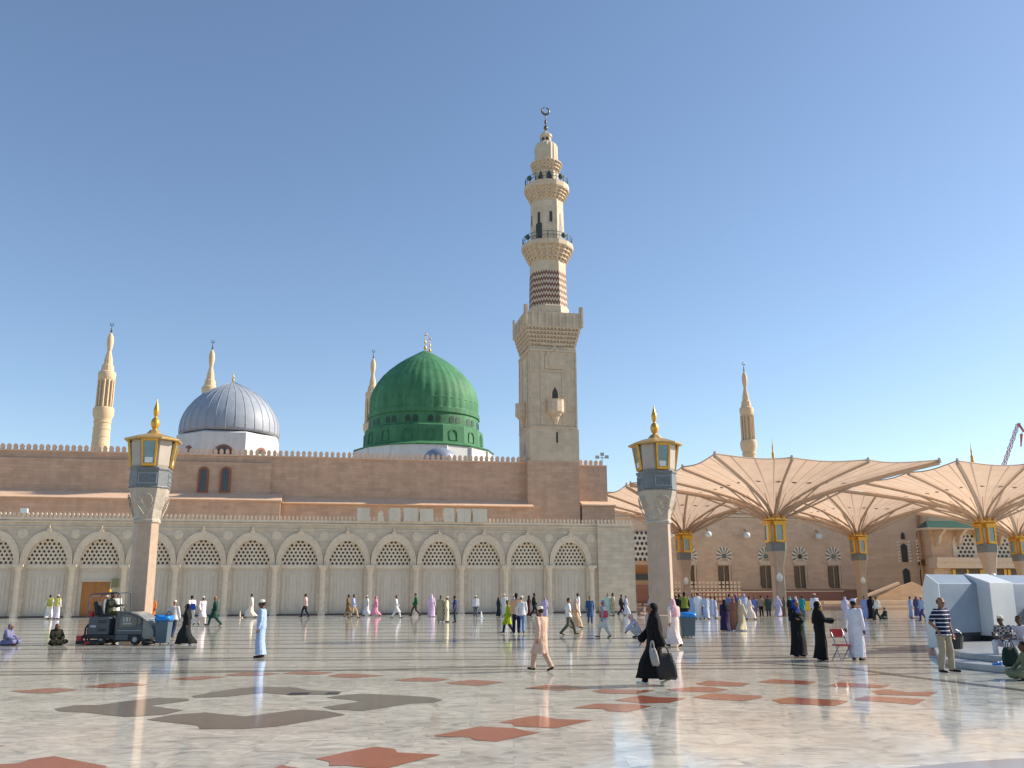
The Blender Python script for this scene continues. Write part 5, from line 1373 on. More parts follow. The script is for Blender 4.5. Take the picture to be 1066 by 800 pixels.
# red folding chair
p = G(880.5, 688); h_ = P(878, 655, p.y).z
t = thing('folding_chair', 'red folding chair with steel legs held by the man in white', 'chair', (p.x-.10, p.y-.05, 0), R(14))
ks = h_/.92
mb = MB(); mb.loft([[(-.2*ks,-.2*ks,z*ks),(.2*ks,-.2*ks,z*ks),(.2*ks,.18*ks,z*ks),(-.2*ks,.18*ks,z*ks)] for z in (.44,.48)]); mb.build('seat', M['red_fabric'], t)
mb = MB(); mb.loft([[(-.19*ks,.215*ks-(z-.66)*.1,z*ks),(.19*ks,.215*ks-(z-.66)*.1,z*ks),(.19*ks,.25*ks-(z-.66)*.1,z*ks),(-.19*ks,.25*ks-(z-.66)*.1,z*ks)] for z in (.68,.72,.88,.92)]); mb.build('backrest', M['red_fabric'], t)
for sx in (-1, 1):
    mb = MB(); mb.tube((sx*.2*ks,.24*ks,.92*ks),(sx*.2*ks,-.24*ks,0),.014,None,8); mb.build('leg', M['steel'], t)
    mb = MB(); mb.tube((sx*.185*ks,-.16*ks,.46*ks),(sx*.185*ks,.26*ks,0),.014,None,8); mb.build('leg', M['steel'], t)
mb = MB(); mb.tube((-.19*ks,.2*ks,.12*ks),(.19*ks,.2*ks,.12*ks),.010,None,6); mb.tube((-.2*ks,-.2*ks,.09*ks),(.2*ks,-.2*ks,.09*ks),.010,None,6); mb.build('crossbar', M['steel'], t)

# ================================================================== PEOPLE
def V(*a): return Vector(a)
def tcap(mb, a, b, r0, r1, n=12, sq=(1, 1)):
    a, b = Vector(a), Vector(b); d = b - a; L_ = max(d.length, 1e-4)
    q = d.to_track_quat('Z', 'Y'); rings = []
    def ring(z, r): return [a + q @ Vector((r*sq[0]*math.cos(2*math.pi*i/n), r*sq[1]*math.sin(2*math.pi*i/n), z)) for i in range(n)]
    for k in (4, 3, 2, 1): t = math.pi/2*k/4.2; rings.append(ring(-r0*math.sin(t), r0*math.cos(t)))
    rings.append(ring(0, r0)); rings.append(ring(L_, r1))
    for k in (1, 2, 3, 4): t = math.pi/2*k/4.2; rings.append(ring(L_ + r1*math.sin(t), r1*math.cos(t)))
    mb.loft(rings)
def ell(mb, c, rx, ry, rz, n=14, k=10): mb.sphere(c, 1, n, k, sz=(rx, ry, rz))
def vox(mb, name, size, sm=3, dec=None):
    me = bpy.data.meshes.new('t'); me.from_pydata(mb.v, [], mb.f)
    bm = bmesh.new(); bm.from_mesh(me); bmesh.ops.recalc_face_normals(bm, faces=bm.faces); bm.to_mesh(me); bm.free()
    o = bpy.data.objects.new('t', me); sc.collection.objects.link(o)
    m1 = o.modifiers.new('r', 'REMESH'); m1.mode = 'VOXEL'; m1.voxel_size = size; m1.use_smooth_shade = True
    m2 = o.modifiers.new('s', 'SMOOTH'); m2.iterations = sm; m2.factor = .5
    dg = bpy.context.evaluated_depsgraph_get(); ev = o.evaluated_get(dg)
    out = bpy.data.meshes.new_from_object(ev); out.name = name
    bpy.data.objects.remove(o); bpy.data.meshes.remove(me)
    out.polygons.foreach_set('use_smooth', [True]*len(out.polygons))
    return out

def skeleton(pose):
    J = dict(head=V(0,-.03,1.605), neck=V(0,.005,1.47), chest=V(0,0,1.29), waist=V(0,0,1.08), pel=V(0,0,.94))
    for s, sx in (('l', 1), ('r', -1)):
        J['sh'+s] = V(sx*.175,.01,1.405); J['el'+s] = V(sx*.235,.03,1.12); J['wr'+s] = V(sx*.235,-.05,.88)
        J['hi'+s] = V(sx*.09,0,.90); J['kn'+s] = V(sx*.10,-.02,.49); J['an'+s] = V(sx*.105,.03,.075); J['to'+s] = V(sx*.13,-.13,.03)
        J['hd'+s] = V(0,-.15,-1)     # hand direction
    if pose in ('walk', 'stride'):
        k = 1.0 if pose == 'walk' else 1.3
        J['knl'] = V(.09,-.19*k,.50); J['anl'] = V(.09,-.25*k,.085); J['tol'] = V(.10,-.25*k-.16,.06)
        J['knr'] = V(-.09,.03,.485); J['anr'] = V(-.09,.28*k,.13); J['tor'] = V(-.10,.28*k-.13,.03)
        J['ell'] = V(.235,.12,1.14); J['wrl'] = V(.23,.10*k,.89); J['elr'] = V(-.235,-.04,1.13); J['wrr'] = V(-.22,-.20*k,.92)
        for j in ('head','neck'): J[j] = J[j] + V(0,-.02,0)
    if pose == 'phone':
        J['elr'] = V(-.24,-.02,1.14); J['wrr'] = V(-.12,-.24,1.22); J['hdr'] = V(.3,-.5,.5); J['head'] = V(0,-.06,1.59)
    if pose == 'hip':
        J['elr'] = V(-.30,.08,1.14); J['wrr'] = V(-.21,-.06,.95); J['ell'] = V(.24,.02,1.13); J['wrl'] = V(.24,-.06,.90)
        J['knl'] = V(.15,-.03,.49); J['anl'] = V(.20,.02,.075); J['tol'] = V(.27,-.12,.03); J['anr'] = V(-.14,.03,.075); J['tor'] = V(-.17,-.13,.03)
    if pose == 'cross':
        for s, sx in (('l', 1), ('r', -1)): J['el'+s] = V(sx*.22,-.04,1.13); J['wr'+s] = V(-sx*.03,-.20,1.10+sx*.02); J['hd'+s] = V(-sx*.8,-.1,.1)
    if pose == 'carry':       # walking, right arm forward carrying
        J = skeleton('walk'); J['elr'] = V(-.23,-.10,1.14); J['wrr'] = V(-.20,-.26,.96); J['ell'] = V(.24,.04,1.12); J['wrl'] = V(.26,.12,.88)
        return J
    if pose == 'gesture':
        J['elr'] = V(-.24,-.08,1.18); J['wrr'] = V(-.20,-.32,1.16); J['hdr'] = V(0,-1,.1)
    if pose == 'hold':        # standing, left arm out a little (holding the chair)
        J['ell'] = V(.30,-.04,1.14); J['wrl'] = V(.36,-.14,.92)
    if pose == 'sitfloor':
        dz = -.80
        for j in ('head','neck','chest','waist','pel','shl','shr','ell','elr','wrl','wrr','hil','hir'): J[j] = J[j] + V(0,.05,dz)
        for s, sx in (('l', 1), ('r', -1)):
            J['kn'+s] = V(sx*.30,-.28,.16); J['an'+s] = V(-sx*.06,-.32,.09); J['to'+s] = V(-sx*.18,-.34,.06)
            J['el'+s] = V(sx*.25,-.06,.36); J['wr'+s] = V(sx*.14,-.25,.26); J['hd'+s] = V(-sx*.3,-1,-.2)
        J['head'] = J['head'] + V(0,-.06,-.02)
    if pose == 'sitstep':
        dz = -.46
        for j in ('head','neck','chest','waist','pel','shl','shr','hil','hir'): J[j] = J[j] + V(0,0,dz)
        lean = {'head':-.24,'neck':-.15,'chest':-.08,'shl':-.13,'shr':-.13}
        for j, y in lean.items(): J[j] = J[j] + V(0,y,-.02)
        for s, sx in (('l', 1), ('r', -1)):
            J['kn'+s] = V(sx*.16,-.44,.50); J['an'+s] = V(sx*.15,-.42,.08); J['to'+s] = V(sx*.18,-.58,.03)
            J['el'+s] = V(sx*.25,-.22,.70); J['wr'+s] = V(sx*.10,-.43,.62); J['hd'+s] = V(-sx*.4,-1,-.3)
    if pose == 'drive':
        dz = -.48
        for j in ('head','neck','chest','waist','pel','shl','shr','hil','hir'): J[j] = J[j] + V(0,0,dz)
        for s, sx in (('l', 1), ('r', -1)):
            J['kn'+s] = V(sx*.14,-.42,.46); J['an'+s] = V(sx*.12,-.52,.06); J['to'+s] = V(sx*.13,-.68,.02)
            J['el'+s] = V(sx*.24,-.16,.70); J['wr'+s] = V(sx*.15,-.42,.74); J['hd'+s] = V(-sx*.1,-1,.1)
            J['sh'+s] = J['sh'+s] + V(0,-.05,0)
        J['neck'] += V(0,-.05,0); J['head'] += V(0,-.10,-.01)
    if pose == 'crouch':
        dz = -.62
        for j in ('head','neck','chest','waist','pel','shl','shr','hil','hir'): J[j] = J[j] + V(0,.10,dz)
        for j, y in {'head':-.34,'neck':-.26,'chest':-.15,'shl':-.22,'shr':-.22,'waist':-.05}.items(): J[j] = J[j] + V(0,y,-.05)
        for s, sx in (('l', 1), ('r', -1)):
            J['kn'+s] = V(sx*.16,-.32,.46); J['an'+s] = V(sx*.13,.02,.09); J['to'+s] = V(sx*.15,-.15,.03)
            J['el'+s] = V(sx*.22,-.34,.48); J['wr'+s] = V(sx*.12,-.46,.30); J['hd'+s] = V(0,-.6,-1)
    if pose == 'bend':
        for j, (y, z) in {'head':(-.52,-.22),'neck':(-.42,-.14),'chest':(-.26,-.07),'waist':(-.08,-.01),'shl':(-.36,-.10),'shr':(-.36,-.10)}.items(): J[j] = J[j] + V(0,y,z)
        for s, sx in (('l', 1), ('r', -1)):
            J['el'+s] = V(sx*.22,-.42,1.03); J['wr'+s] = V(sx*.15,-.48,.78); J['hd'+s] = V(0,-.1,-1)
            J['kn'+s] = V(sx*.11,-.10,.48)
    return J

def hand(mb, wr, d, side, fine):
    d = d.normalized(); up = V(0,0,1) if abs(d.z) < .8 else V(0,-1,0)
    side_v = d.cross(up).normalized()*1.0; nrm = side_v.cross(d).normalized()
    pc = wr + d*.055
    tcap(mb, wr + d*.01, wr + d*.085, .026, .036, 10, (1, .62) if True else (1,1))
    if not fine: tcap(mb, wr + d*.08, wr + d*.15, .03, .018, 8); return
    for i, (o, l_) in enumerate(((-.028,.060),(-.010,.075),(.009,.070),(.027,.055))):
        a = wr + d*.09 + side_v*o; b_ = a + d*l_*.55 + nrm*.006; c_ = b_ + d*l_*.4 + nrm*.022
        tcap(mb, a, b_, .0095, .009, 8); tcap(mb, b_, c_, .009, .0075, 8)
    th = wr + d*.035 + side_v*(-.028); tcap(mb, th, th + d*.035 - side_v*.03, .012, .011, 8); tcap(mb, th + d*.035 - side_v*.03, th + d*.07 - side_v*.036 + nrm*.012, .011, .009, 8)

def make_body(J, fine):
    mb = MB()
    h = J['head']; n_ = J['neck']
    up = (h - n_).normalized()
    ell(mb, h + V(0,.015,.025), .076, .092, .095, 16, 12); ell(mb, h + V(0,-.02,-.045), .058, .068, .075)
    if fine:
        tcap(mb, h + V(0,-.082,.012), h + V(0,-.104,-.022), .010, .015, 8)      # nose
        ell(mb, h + V(0,-.078,-.062), .026, .016, .012)                         # mouth
        for sx in (-1, 1):
            ell(mb, h + V(sx*.078,.01,-.01), .012, .022, .034)                  # ears
            ell(mb, h + V(sx*.032,-.076,.022), .026, .014, .010)                # brows
            ell(mb, h + V(sx*.045,-.06,-.03), .022, .02, .022)
    tcap(mb, n_ + V(0,.01,-.05), h + V(0,.02,-.05), .056, .05)
    pt = [(n_ + V(0,.01,-.04), .09, .07), (J['chest']+V(0,0,.06), .165, .10), (J['chest'], .16, .105), (J['waist'], .135, .10), (J['pel'], .155, .11), (J['pel']-V(0,0,.07), .14, .105)]
    rings = [[c + V(rx*math.cos(2*math.pi*i/16), ry*math.sin(2*math.pi*i/16), 0) for i in range(16)] for c, rx, ry in reversed(pt)]
    mb.loft(rings)
    for s in 'lr':
        tcap(mb, J['sh'+s], J['el'+s], .052, .040); tcap(mb, J['el'+s], J['wr'+s], .040, .026)
        hand(mb, J['wr'+s], J['hd'+s], s, fine)
        tcap(mb, J['hi'+s], J['kn'+s], .082, .056); tcap(mb, J['kn'+s], J['an'+s], .054, .036)
        tcap(mb, J['an'+s] + V(0,.03,-.02), J['to'+s], .036, .030, 10, (1, .9))
    return vox(mb, 'body', .0085 if fine else .02, 2)

def drape(mb, J, prof, folds=0, seed=0, n=28):
    """rings of cloth: prof = list of (centre, rx, ry, foldamp)"""
    rnd = random.Random(seed); ph = [rnd.uniform(0, 6.28) for _ in range(3)]
    rings = []
    for c, rx, ry, am in prof:
        r = []
        for i in range(n):
            a = 2*math.pi*i/n; m_ = 1 + am*(math.sin(7*a+ph[0])*.6 + math.sin(11*a+ph[1])*.4 + math.sin(3*a+ph[2])*.3)
            r.append(c + V(rx*m_*math.cos(a), ry*m_*math.sin(a), 0))
        rings.append(r)
    mb.loft(rings)
def limb_span(J, z):
    ys = []; xs = []
    for s in 'lr':
        a, b_, c_ = J['hi'+s], J['kn'+s], J['an'+s]
        for p, q_ in ((a, b_), (b_, c_)):
            if (p.z-z)*(q_.z-z) <= 0 and abs(p.z-q_.z) > 1e-4:
                t = (z-p.z)/(q_.z-p.z); w_ = p.lerp(q_, t); ys.append(w_.y); xs.append(w_.x)
    if not ys: ys = [J['anl'].y, J['anr'].y]; xs = [J['anl'].x, J['anr'].x]
    return min(xs), max(xs), min(ys), max(ys)
def robe_profile(J, hem, wide=1.0, flare=1.0, lower_only=False):
    seated = J['pel'].z < .7
    out = []
    if not lower_only:
        sh = (J['shl'] + J['shr'])/2; out += [(sh + V(0,.0,.055), .075, .065, 0), (sh + V(0,0,.03), .17*wide**.5, .10, 0), (sh - V(0,0,.05), .215*wide**.5, .115*wide**.5, .0), (J['chest'], .195*wide, .135*wide, .01), (J['waist'], .175*wide, .135*wide, .02)]
    out.append((J['pel'], .195*wide, .145*wide, .025))
    if not seated:
        z = J['pel'].z - .15
        while z > hem + .001:
            x0, x1, y0, y1 = limb_span(J, max(z, .08)); t = (J['pel'].z - z)/(J['pel'].z - hem)
            out.append((V((x0+x1)/2, (y0+y1)/2, z), (.115+.03*t*flare)*wide + (x1-x0)/2, (.115+.05*t*flare)*wide + (y1-y0)/2, .03+.05*t)); z -= .11
        x0, x1, y0, y1 = limb_span(J, max(hem, .08)); out.append((V((x0+x1)/2, (y0+y1)/2, hem), (.12+.035*flare)*wide + (x1-x0)/2, (.125+.055*flare)*wide + (y1-y0)/2, .09))
    return list(reversed(out))
def make_cloth(kind, J, fine, seed=0):
    mb = MB(); vs = .0105 if fine else .022
    seated = J['pel'].z < .7
    g_ = 1.0
    if kind in ('thobe', 'abaya', 'kurta', 'shirt_long', 'shirt_short'):
        hem = {'thobe': .10, 'abaya': .15 if J['wrr'].y < -.24 and J['anl'].y < -.2 else .06, 'kurta': .47, 'shirt_long': .84, 'shirt_short': .84}[kind]
        wide = {'thobe': 1.0, 'abaya': 1.16, 'kurta': 1.0, 'shirt_long': .93, 'shirt_short': .93}[kind]
        drape(mb, J, robe_profile(J, hem, wide, {'abaya': .6 if J['wrr'].y < -.24 and J['anl'].y < -.2 else 1.2, 'thobe': .9}.get(kind, .7)), seed=seed)
        if seated and kind in ('thobe', 'abaya', 'kurta'):
            for s in 'lr':
                tcap(mb, J['hi'+s], J['kn'+s], .125, .10); tcap(mb, J['kn'+s], J['an'+s] + V(0,0,.05), .10, .12)
            tcap(mb, (J['hil']+J['hir'])/2, (J['knl']+J['knr'])/2, .12, .09)
            if kind == 'abaya': tcap(mb, (J['knl']+J['knr'])/2 + V(0,0,-.03), J['pel'] + V(0,.18,-.05), .13, .16); ell(mb, J['pel'] + V(0,-.1,-.06), .36, .36, .09)
        r_ = {'abaya': (.085,.075,.095)}.get(kind, (.074,.058,.052))
        for s in 'lr':
            tcap(mb, J['sh'+s] - V(0,0,.01), J['el'+s], r_[0], r_[1])
            if kind == 'shirt_short':
                mb2 = None
            else: tcap(mb, J['el'+s], J['el'+s].lerp(J['wr'+s], .93), r_[1], r_[2])
    if kind == 'shirt_short':
        mb = MB(); drape(mb, J, robe_profile(J, .84, .95, .5), seed=seed)
        for s in 'lr': tcap(mb, J['sh'+s] - V(0,0,.01), J['sh'+s].lerp(J['el'+s], .72), .074, .068)
    if kind == 'trousers':
        ell(mb, J['pel'] + V(0,0,-.02), .175, .13, .12)
        for s in 'lr':
            tcap(mb, J['hi'+s], J['kn'+s], .103, .080); tcap(mb, J['kn'+s], J['kn'+s].lerp(J['an'+s], .93), .080, .068)
            b_ = J['an'+s]; ell(mb, b_ + V(0,0,.02), .072, .078, .035)
    if kind == 'shoes':
        vs = .009 if fine else .018
        for s in 'lr': tcap(mb, J['an'+s] + V(0,.04,-.03), J['to'+s] + V(0,-.01,.005), .042, .036, 10, (1, .85))
    if kind == 'vest':
        vs = .012 if fine else .02
        drape(mb, J, robe_profile(J, .92, 1.08, .2), seed=seed)
        for s in 'lr': tcap(mb, J['sh'+s] - V(0,0,.01), J['sh'+s].lerp(J['el'+s], .12), .085, .082)
    h = J['head']
    if kind == 'cap':
        vs = .008 if fine else .014
        mb.lathe([(.082, h.z+.045),(.085, h.z+.10),(.078, h.z+.122),(.045, h.z+.132)], 18, h.x, h.y+.012)
    if kind == 'hair':
        vs = .009 if fine else .015
        ell(mb, h + V(0,.028,.045), .084, .092, .088); ell(mb, h + V(0,.06,-.02), .066, .05, .07)
    if kind == 'shorthair':
        vs = .009; ell(mb, h + V(0,.035,.015), .081, .088, .075)
    if kind == 'ghutra':
        ell(mb, h + V(0,.02,.035), .097, .108, .098)
        n_ = J['neck']
        drape(mb, J, list(reversed([(h + V(0,.02,.03), .097, .106, 0), (h + V(0,.045,-.07), .105, .09, .02), (n_ + V(0,.05,-.02), .15, .085, .04), (n_ + V(0,.08,-.14), .20, .085, .06), (n_ + V(0,.10,-.30), .19, .07, .08), (n_ + V(0,.11,-.38), .14, .05, .1)])), seed=seed)
        for sx in (-1, 1): tcap(mb, h + V(sx*.085,0,0), n_ + V(sx*.12,-.05,-.18), .028, .05)
    if kind == 'hood':        # veil over head and shoulders, open at the face
        ell(mb, h + V(0,.03,.03), .100, .105, .108)
        n_ = J['neck']
        drape(mb, J, list(reversed([(h + V(0,.035,.02), .098, .10, 0), (h + V(0,.035,-.08), .10, .085, .02), (n_ + V(0,.01,-.01), .14, .115, .02), (n_ + V(0,0,-.12), .215, .15, .03), (n_ + V(0,0,-.28), .245, .175, .05), (n_ + V(0,0,-.40), .23, .17, .07)])), seed=seed)
        tcap(mb, h + V(0,-.03,-.115), n_ + V(0,-.05,-.05), .05, .08)
    me = vox(mb, kind, vs, 4 if fine else 2)
    if not fine and kind in ('thobe','abaya','kurta','shirt_long','shirt_short','vest'):
        # far copies are coarser: let the cloth stand a little further off the body
        for v in me.vertices: v.co += v.normal * .007
    return me

_cache = {}
def get_mesh(kind, pose, fine):
    k = (kind, pose, fine)
    if k not in _cache:
        J = skeleton(pose)
        _cache[k] = make_body(J, fine) if kind == 'body' else make_cloth(kind, J, fine, seed=hash_(kind+pose))
        _cache[k].materials.append(None)
    return _cache[k]
def hash_(s): return sum(ord(c)*(i+3) for i, c in enumerate(s)) % 997
def cloth_mat(c, pattern=None):
    key = 'cloth_%d_%d_%d' % tuple(int(v) for v in c) + (pattern or '')
    if key in MATS: return MATS[key]
    q_ = srgb(*c); m = mat(key, (min(q_[0]*1.04,.85), q_[1]*1.0, q_[2]*.84), .85, .14, 9, .75, 13, sheen=.0, spec=.25)
    if pattern:
        n, l = m.node_tree.nodes, m.node_tree.links; b = n['Principled BSDF']
        tc = n.new('ShaderNodeTexCoord')
        mx = n.new('ShaderNodeMix'); mx.data_type = 'RGBA'; mx.inputs[6].default_value = (*srgb(*c), 1)
        if pattern == 'stripes':
            wv = n.new('ShaderNodeTexWave'); wv.bands_direction = 'Z'; wv.inputs['Scale'].default_value = 3.4; wv.inputs['Phase Offset'].default_value = 1.0; l.new(tc.outputs['Object'], wv.inputs[0])
            gt = n.new('ShaderNodeMath'); gt.operation = 'GREATER_THAN'; gt.inputs[1].default_value = .87; l.new(wv.outputs[1], gt.inputs[0]); l.new(gt.outputs[0], mx.inputs[0]); mx.inputs[7].default_value = (.55,.58,.66,1)
        elif pattern == 'check':
            ck = n.new('ShaderNodeTexChecker'); ck.inputs['Scale'].default_value = 22; l.new(tc.outputs['Object'], ck.inputs[0]); l.new(ck.outputs[1], mx.inputs[0]); mx.inputs[7].default_value = (.70,.66,.66,1)
        elif pattern == 'bigcheck':
            ck = n.new('ShaderNodeTexChecker'); ck.inputs['Scale'].default_value = 14; l.new(tc.outputs['Object'], ck.inputs[0]); l.new(ck.outputs[1], mx.inputs[0]); mx.inputs[7].default_value = (.50,.45,.40,1)
        elif pattern == 'spots':
            vr_ = n.new('ShaderNodeTexVoronoi'); vr_.inputs['Scale'].default_value = 26; l.new(tc.outputs['Object'], vr_.inputs[0])
            gt = n.new('ShaderNodeMath'); gt.operation = 'LESS_THAN'; gt.inputs[1].default_value = .35; l.new(vr_.outputs[0], gt.inputs[0]); l.new(gt.outputs[0], mx.inputs[0]); mx.inputs[7].default_value = (.12,.20,.55,1)
        l.new(mx.outputs[2], b.inputs['Base Color'])
    return m
SK = {'d': (92,62,46), 'm': (140,98,74), 'l': (176,132,104)}
skin = {k: mat('skin_'+k, srgb(*v), .55, .08, 10, spec=.35) for k, v in SK.items()}
EYE = mat('eye_dark', (.02,.015,.012), .25, .05)
people = []
FACE = {'F': 0, 'B': 180, 'L': -90, 'R': 90, 'FL': -45, 'FR': 45, 'BL': -135, 'BR': 135}
def person(px, py, pt, face, pose, parts, lab, sk='m', fine=False, z=0.0, h=None, group='people on the plaza', lean=0.0, pos=None):
    p = pos or G(px, py, z)
    if h is None:
        full = {'sitfloor': .95, 'sitstep': 1.24, 'crouch': 1.03, 'drive': 1.22, 'bend': 1.50}.get(pose, 1.735)
        hh = (P(px, pt, p.y).z - z) / full
        h = min(max(hh, .86), 1.08)
    fa = FACE[face] if isinstance(face, str) else face
    o = bpy.data.objects.new('person', get_mesh('body', pose, fine)); sc.collection.objects.link(o)
    o.material_slots[0].link = 'OBJECT'; o.material_slots[0].material = skin[sk]
    o.location = (p.x, p.y, z); o.scale = (h, h, h); o.rotation_euler = (lean, 0, R(fa)); o.rotation_mode = 'XYZ'
    tag(o, lab, 'person', group)
    for kind, col in parts.items():
        pat = None
        if len(col) == 4: pat = col[3]; col = col[:3]
        nm = {'shirt_long': 'shirt', 'shirt_short': 'shirt', 'ghutra': 'headscarf', 'hood': 'headscarf', 'shorthair': 'hair'}.get(kind, kind)
        c = bpy.data.objects.new(nm, get_mesh(kind, pose, fine)); sc.collection.objects.link(c); c.parent = o
        c.material_slots[0].link = 'OBJECT'; c.material_slots[0].material = cloth_mat(col, pat)
        if kind == 'hood':      # the face opening: push the veil back and show the face in front of it
            c.location = (0, .022, 0)
    if fine:
        J = skeleton(pose); hd = J['head']
        for sx in (-1, 1):
            mb = MB(); mb.sphere(hd + V(sx*.030,-.078,.006), .0095, 8, 6); mb.build('eye', EYE, o, smooth=True)
    people.append(o); return o

WH, CR, BK, NV = (225,224,232), (214,202,182), (18,18,22), (30,34,62)
DG, GY, KH, LB, LV = (38,52,44), (120,120,124), (150,134,106), (150,170,212), (178,170,210)
SH = (40,32,28)
# --- near figures
person(683, 713.5, 636, 'L', 'carry', {'abaya': BK, 'hood': (14,14,17), 'trousers': BK, 'shoes': (220,220,226)}, 'woman in a black abaya striding left with large bags in the foreground', 'm', True, h=.93, lean=0)
person(564, 699, 631.5, 'BL', 'walk', {'kurta': (194,166,158), 'trousers': (186,158,150), 'cap': (225,220,210), 'shorthair': (40,34,30), 'shoes': SH}, 'man in a long pink-beige tunic and white cap walking away, near the centre', 'm', True)
person(270.5, 685, 624.5, 'L', 'stand', {'thobe': (150,172,222), 'cap': (232,232,236), 'shorthair': (40,36,34), 'shoes': SH}, 'man in a pale blue robe and white cap standing alone left of centre', 'd', True)
person(986, 700.5, 621.5, 25, 'hip', {'shirt_short': (22,26,56,'stripes'), 'trousers': (150,142,132), 'shorthair': (70,62,58), 'shoes': SH}, 'man in a navy striped polo shirt and khaki trousers by the marble structure', 'm', True)
person(893, 688, 623.5, 'BR', 'hold', {'thobe': (205,206,232), 'cap': (190,200,232,'spots'), 'shorthair': (30,28,26), 'shoes': SH}, 'man in a white robe and patterned cap holding the red chair', 'd', True)
person(832, 684, 631, 20, 'cross', {'abaya': (20,24,28), 'hood': (40,62,150), 'shoes': SH}, 'short woman in black with a bright blue shawl, left of the two women', 'm', True, h=.93)
person(855.5, 687.5, 626, 'R', 'gesture', {'abaya': (18,20,22), 'hood': (16,18,20), 'shoes': SH}, 'tall woman all in black with one hand out, right of the blue-shawled woman', 'l', True)
person(702.5, 674, 623.5, 200, 'walk', {'thobe': (224,206,214), 'ghutra': (210,110,128,'check'), 'shoes': SH}, 'man in a white robe and pink chequered headscarf beside the right-hand bin', 'm', True)
person(193, 671.5, 633, 'L', 'walk', {'abaya': (26,32,34), 'hood': (20,22,24), 'shoes': SH}, 'woman in a flowing black abaya walking just right of the left bin', 'm', True)
# seated pair on the steps
person(1049, 687, 648, 'FL', 'sitstep', {'shirt_short': (70,66,80,'bigcheck'), 'trousers': (208,206,228), 'cap': (222,212,200), 'shorthair': (40,36,34), 'shoes': SH}, 'man in a plaid shirt and pale cap sitting on the marble steps', 'd', True, z=.15)
person(1068, 687, 650, 'FL', 'sitstep', {'shirt_long': (196,196,222), 'trousers': (200,198,222), 'hair': (30,26,24), 'shoes': SH}, 'seated man in pale clothes cut off by the right edge of the photo', 'd', True, z=.15)
person(1070, 708, 674, 'L', 'sitfloor', {'kurta': (112,116,96), 'hair': (30,26,24)}, 'seated person in olive clothes at the bottom of the steps, far right', 'd', True)
# crouching and stooping men
person(663, 664, 640, 'L', 'crouch', {'shirt_long': (178,188,228), 'trousers': (190,190,205), 'ghutra': (198,88,108,'check'), 'shoes': SH}, 'crouching man in pale blue with a red chequered headscarf beside the right lamp post', 'm', True)
person(629, 664.5, 625, 'BL', 'walk', {'shirt_long': (150,172,214), 'kurta': (196,196,206), 'trousers': (205,200,205), 'cap': (120,150,200), 'shoes': SH}, 'man with a red scarf round his waist, left of the crouching man', 'm', True)
# left side
person(9, 672, 651, 'R', 'sitfloor', {'abaya': (120,116,140,'spots'), 'hood': (112,108,134)}, 'woman in patterned lavender seated on the floor at the left edge', 'm', True)
person(58, 672, 650.5, 'FR', 'sitfloor', {'abaya': (34,36,30), 'hood': (48,48,34)}, 'woman in dark clothes seated on the floor left of the scrubber', 'm', True)
dr = person(104, 672, 620, 90 + math.degrees(SC_.rotation_euler.z), 'drive', {'shirt_long': (42,50,44), 'trousers': (70,70,50), 'cap': (28,32,34), 'shoes': SH}, 'scrubber driver in dark green workwear sitting at the wheel', 'd', True, z=0, h=1.0, pos=Vector((0,0,0)))
_l = Matrix.Rotation(SC_.rotation_euler.z, 3, 'Z') @ Vector((X(.68), 0, 0)); dr.location = SC_.location + _l + Vector((0, 0, .70))
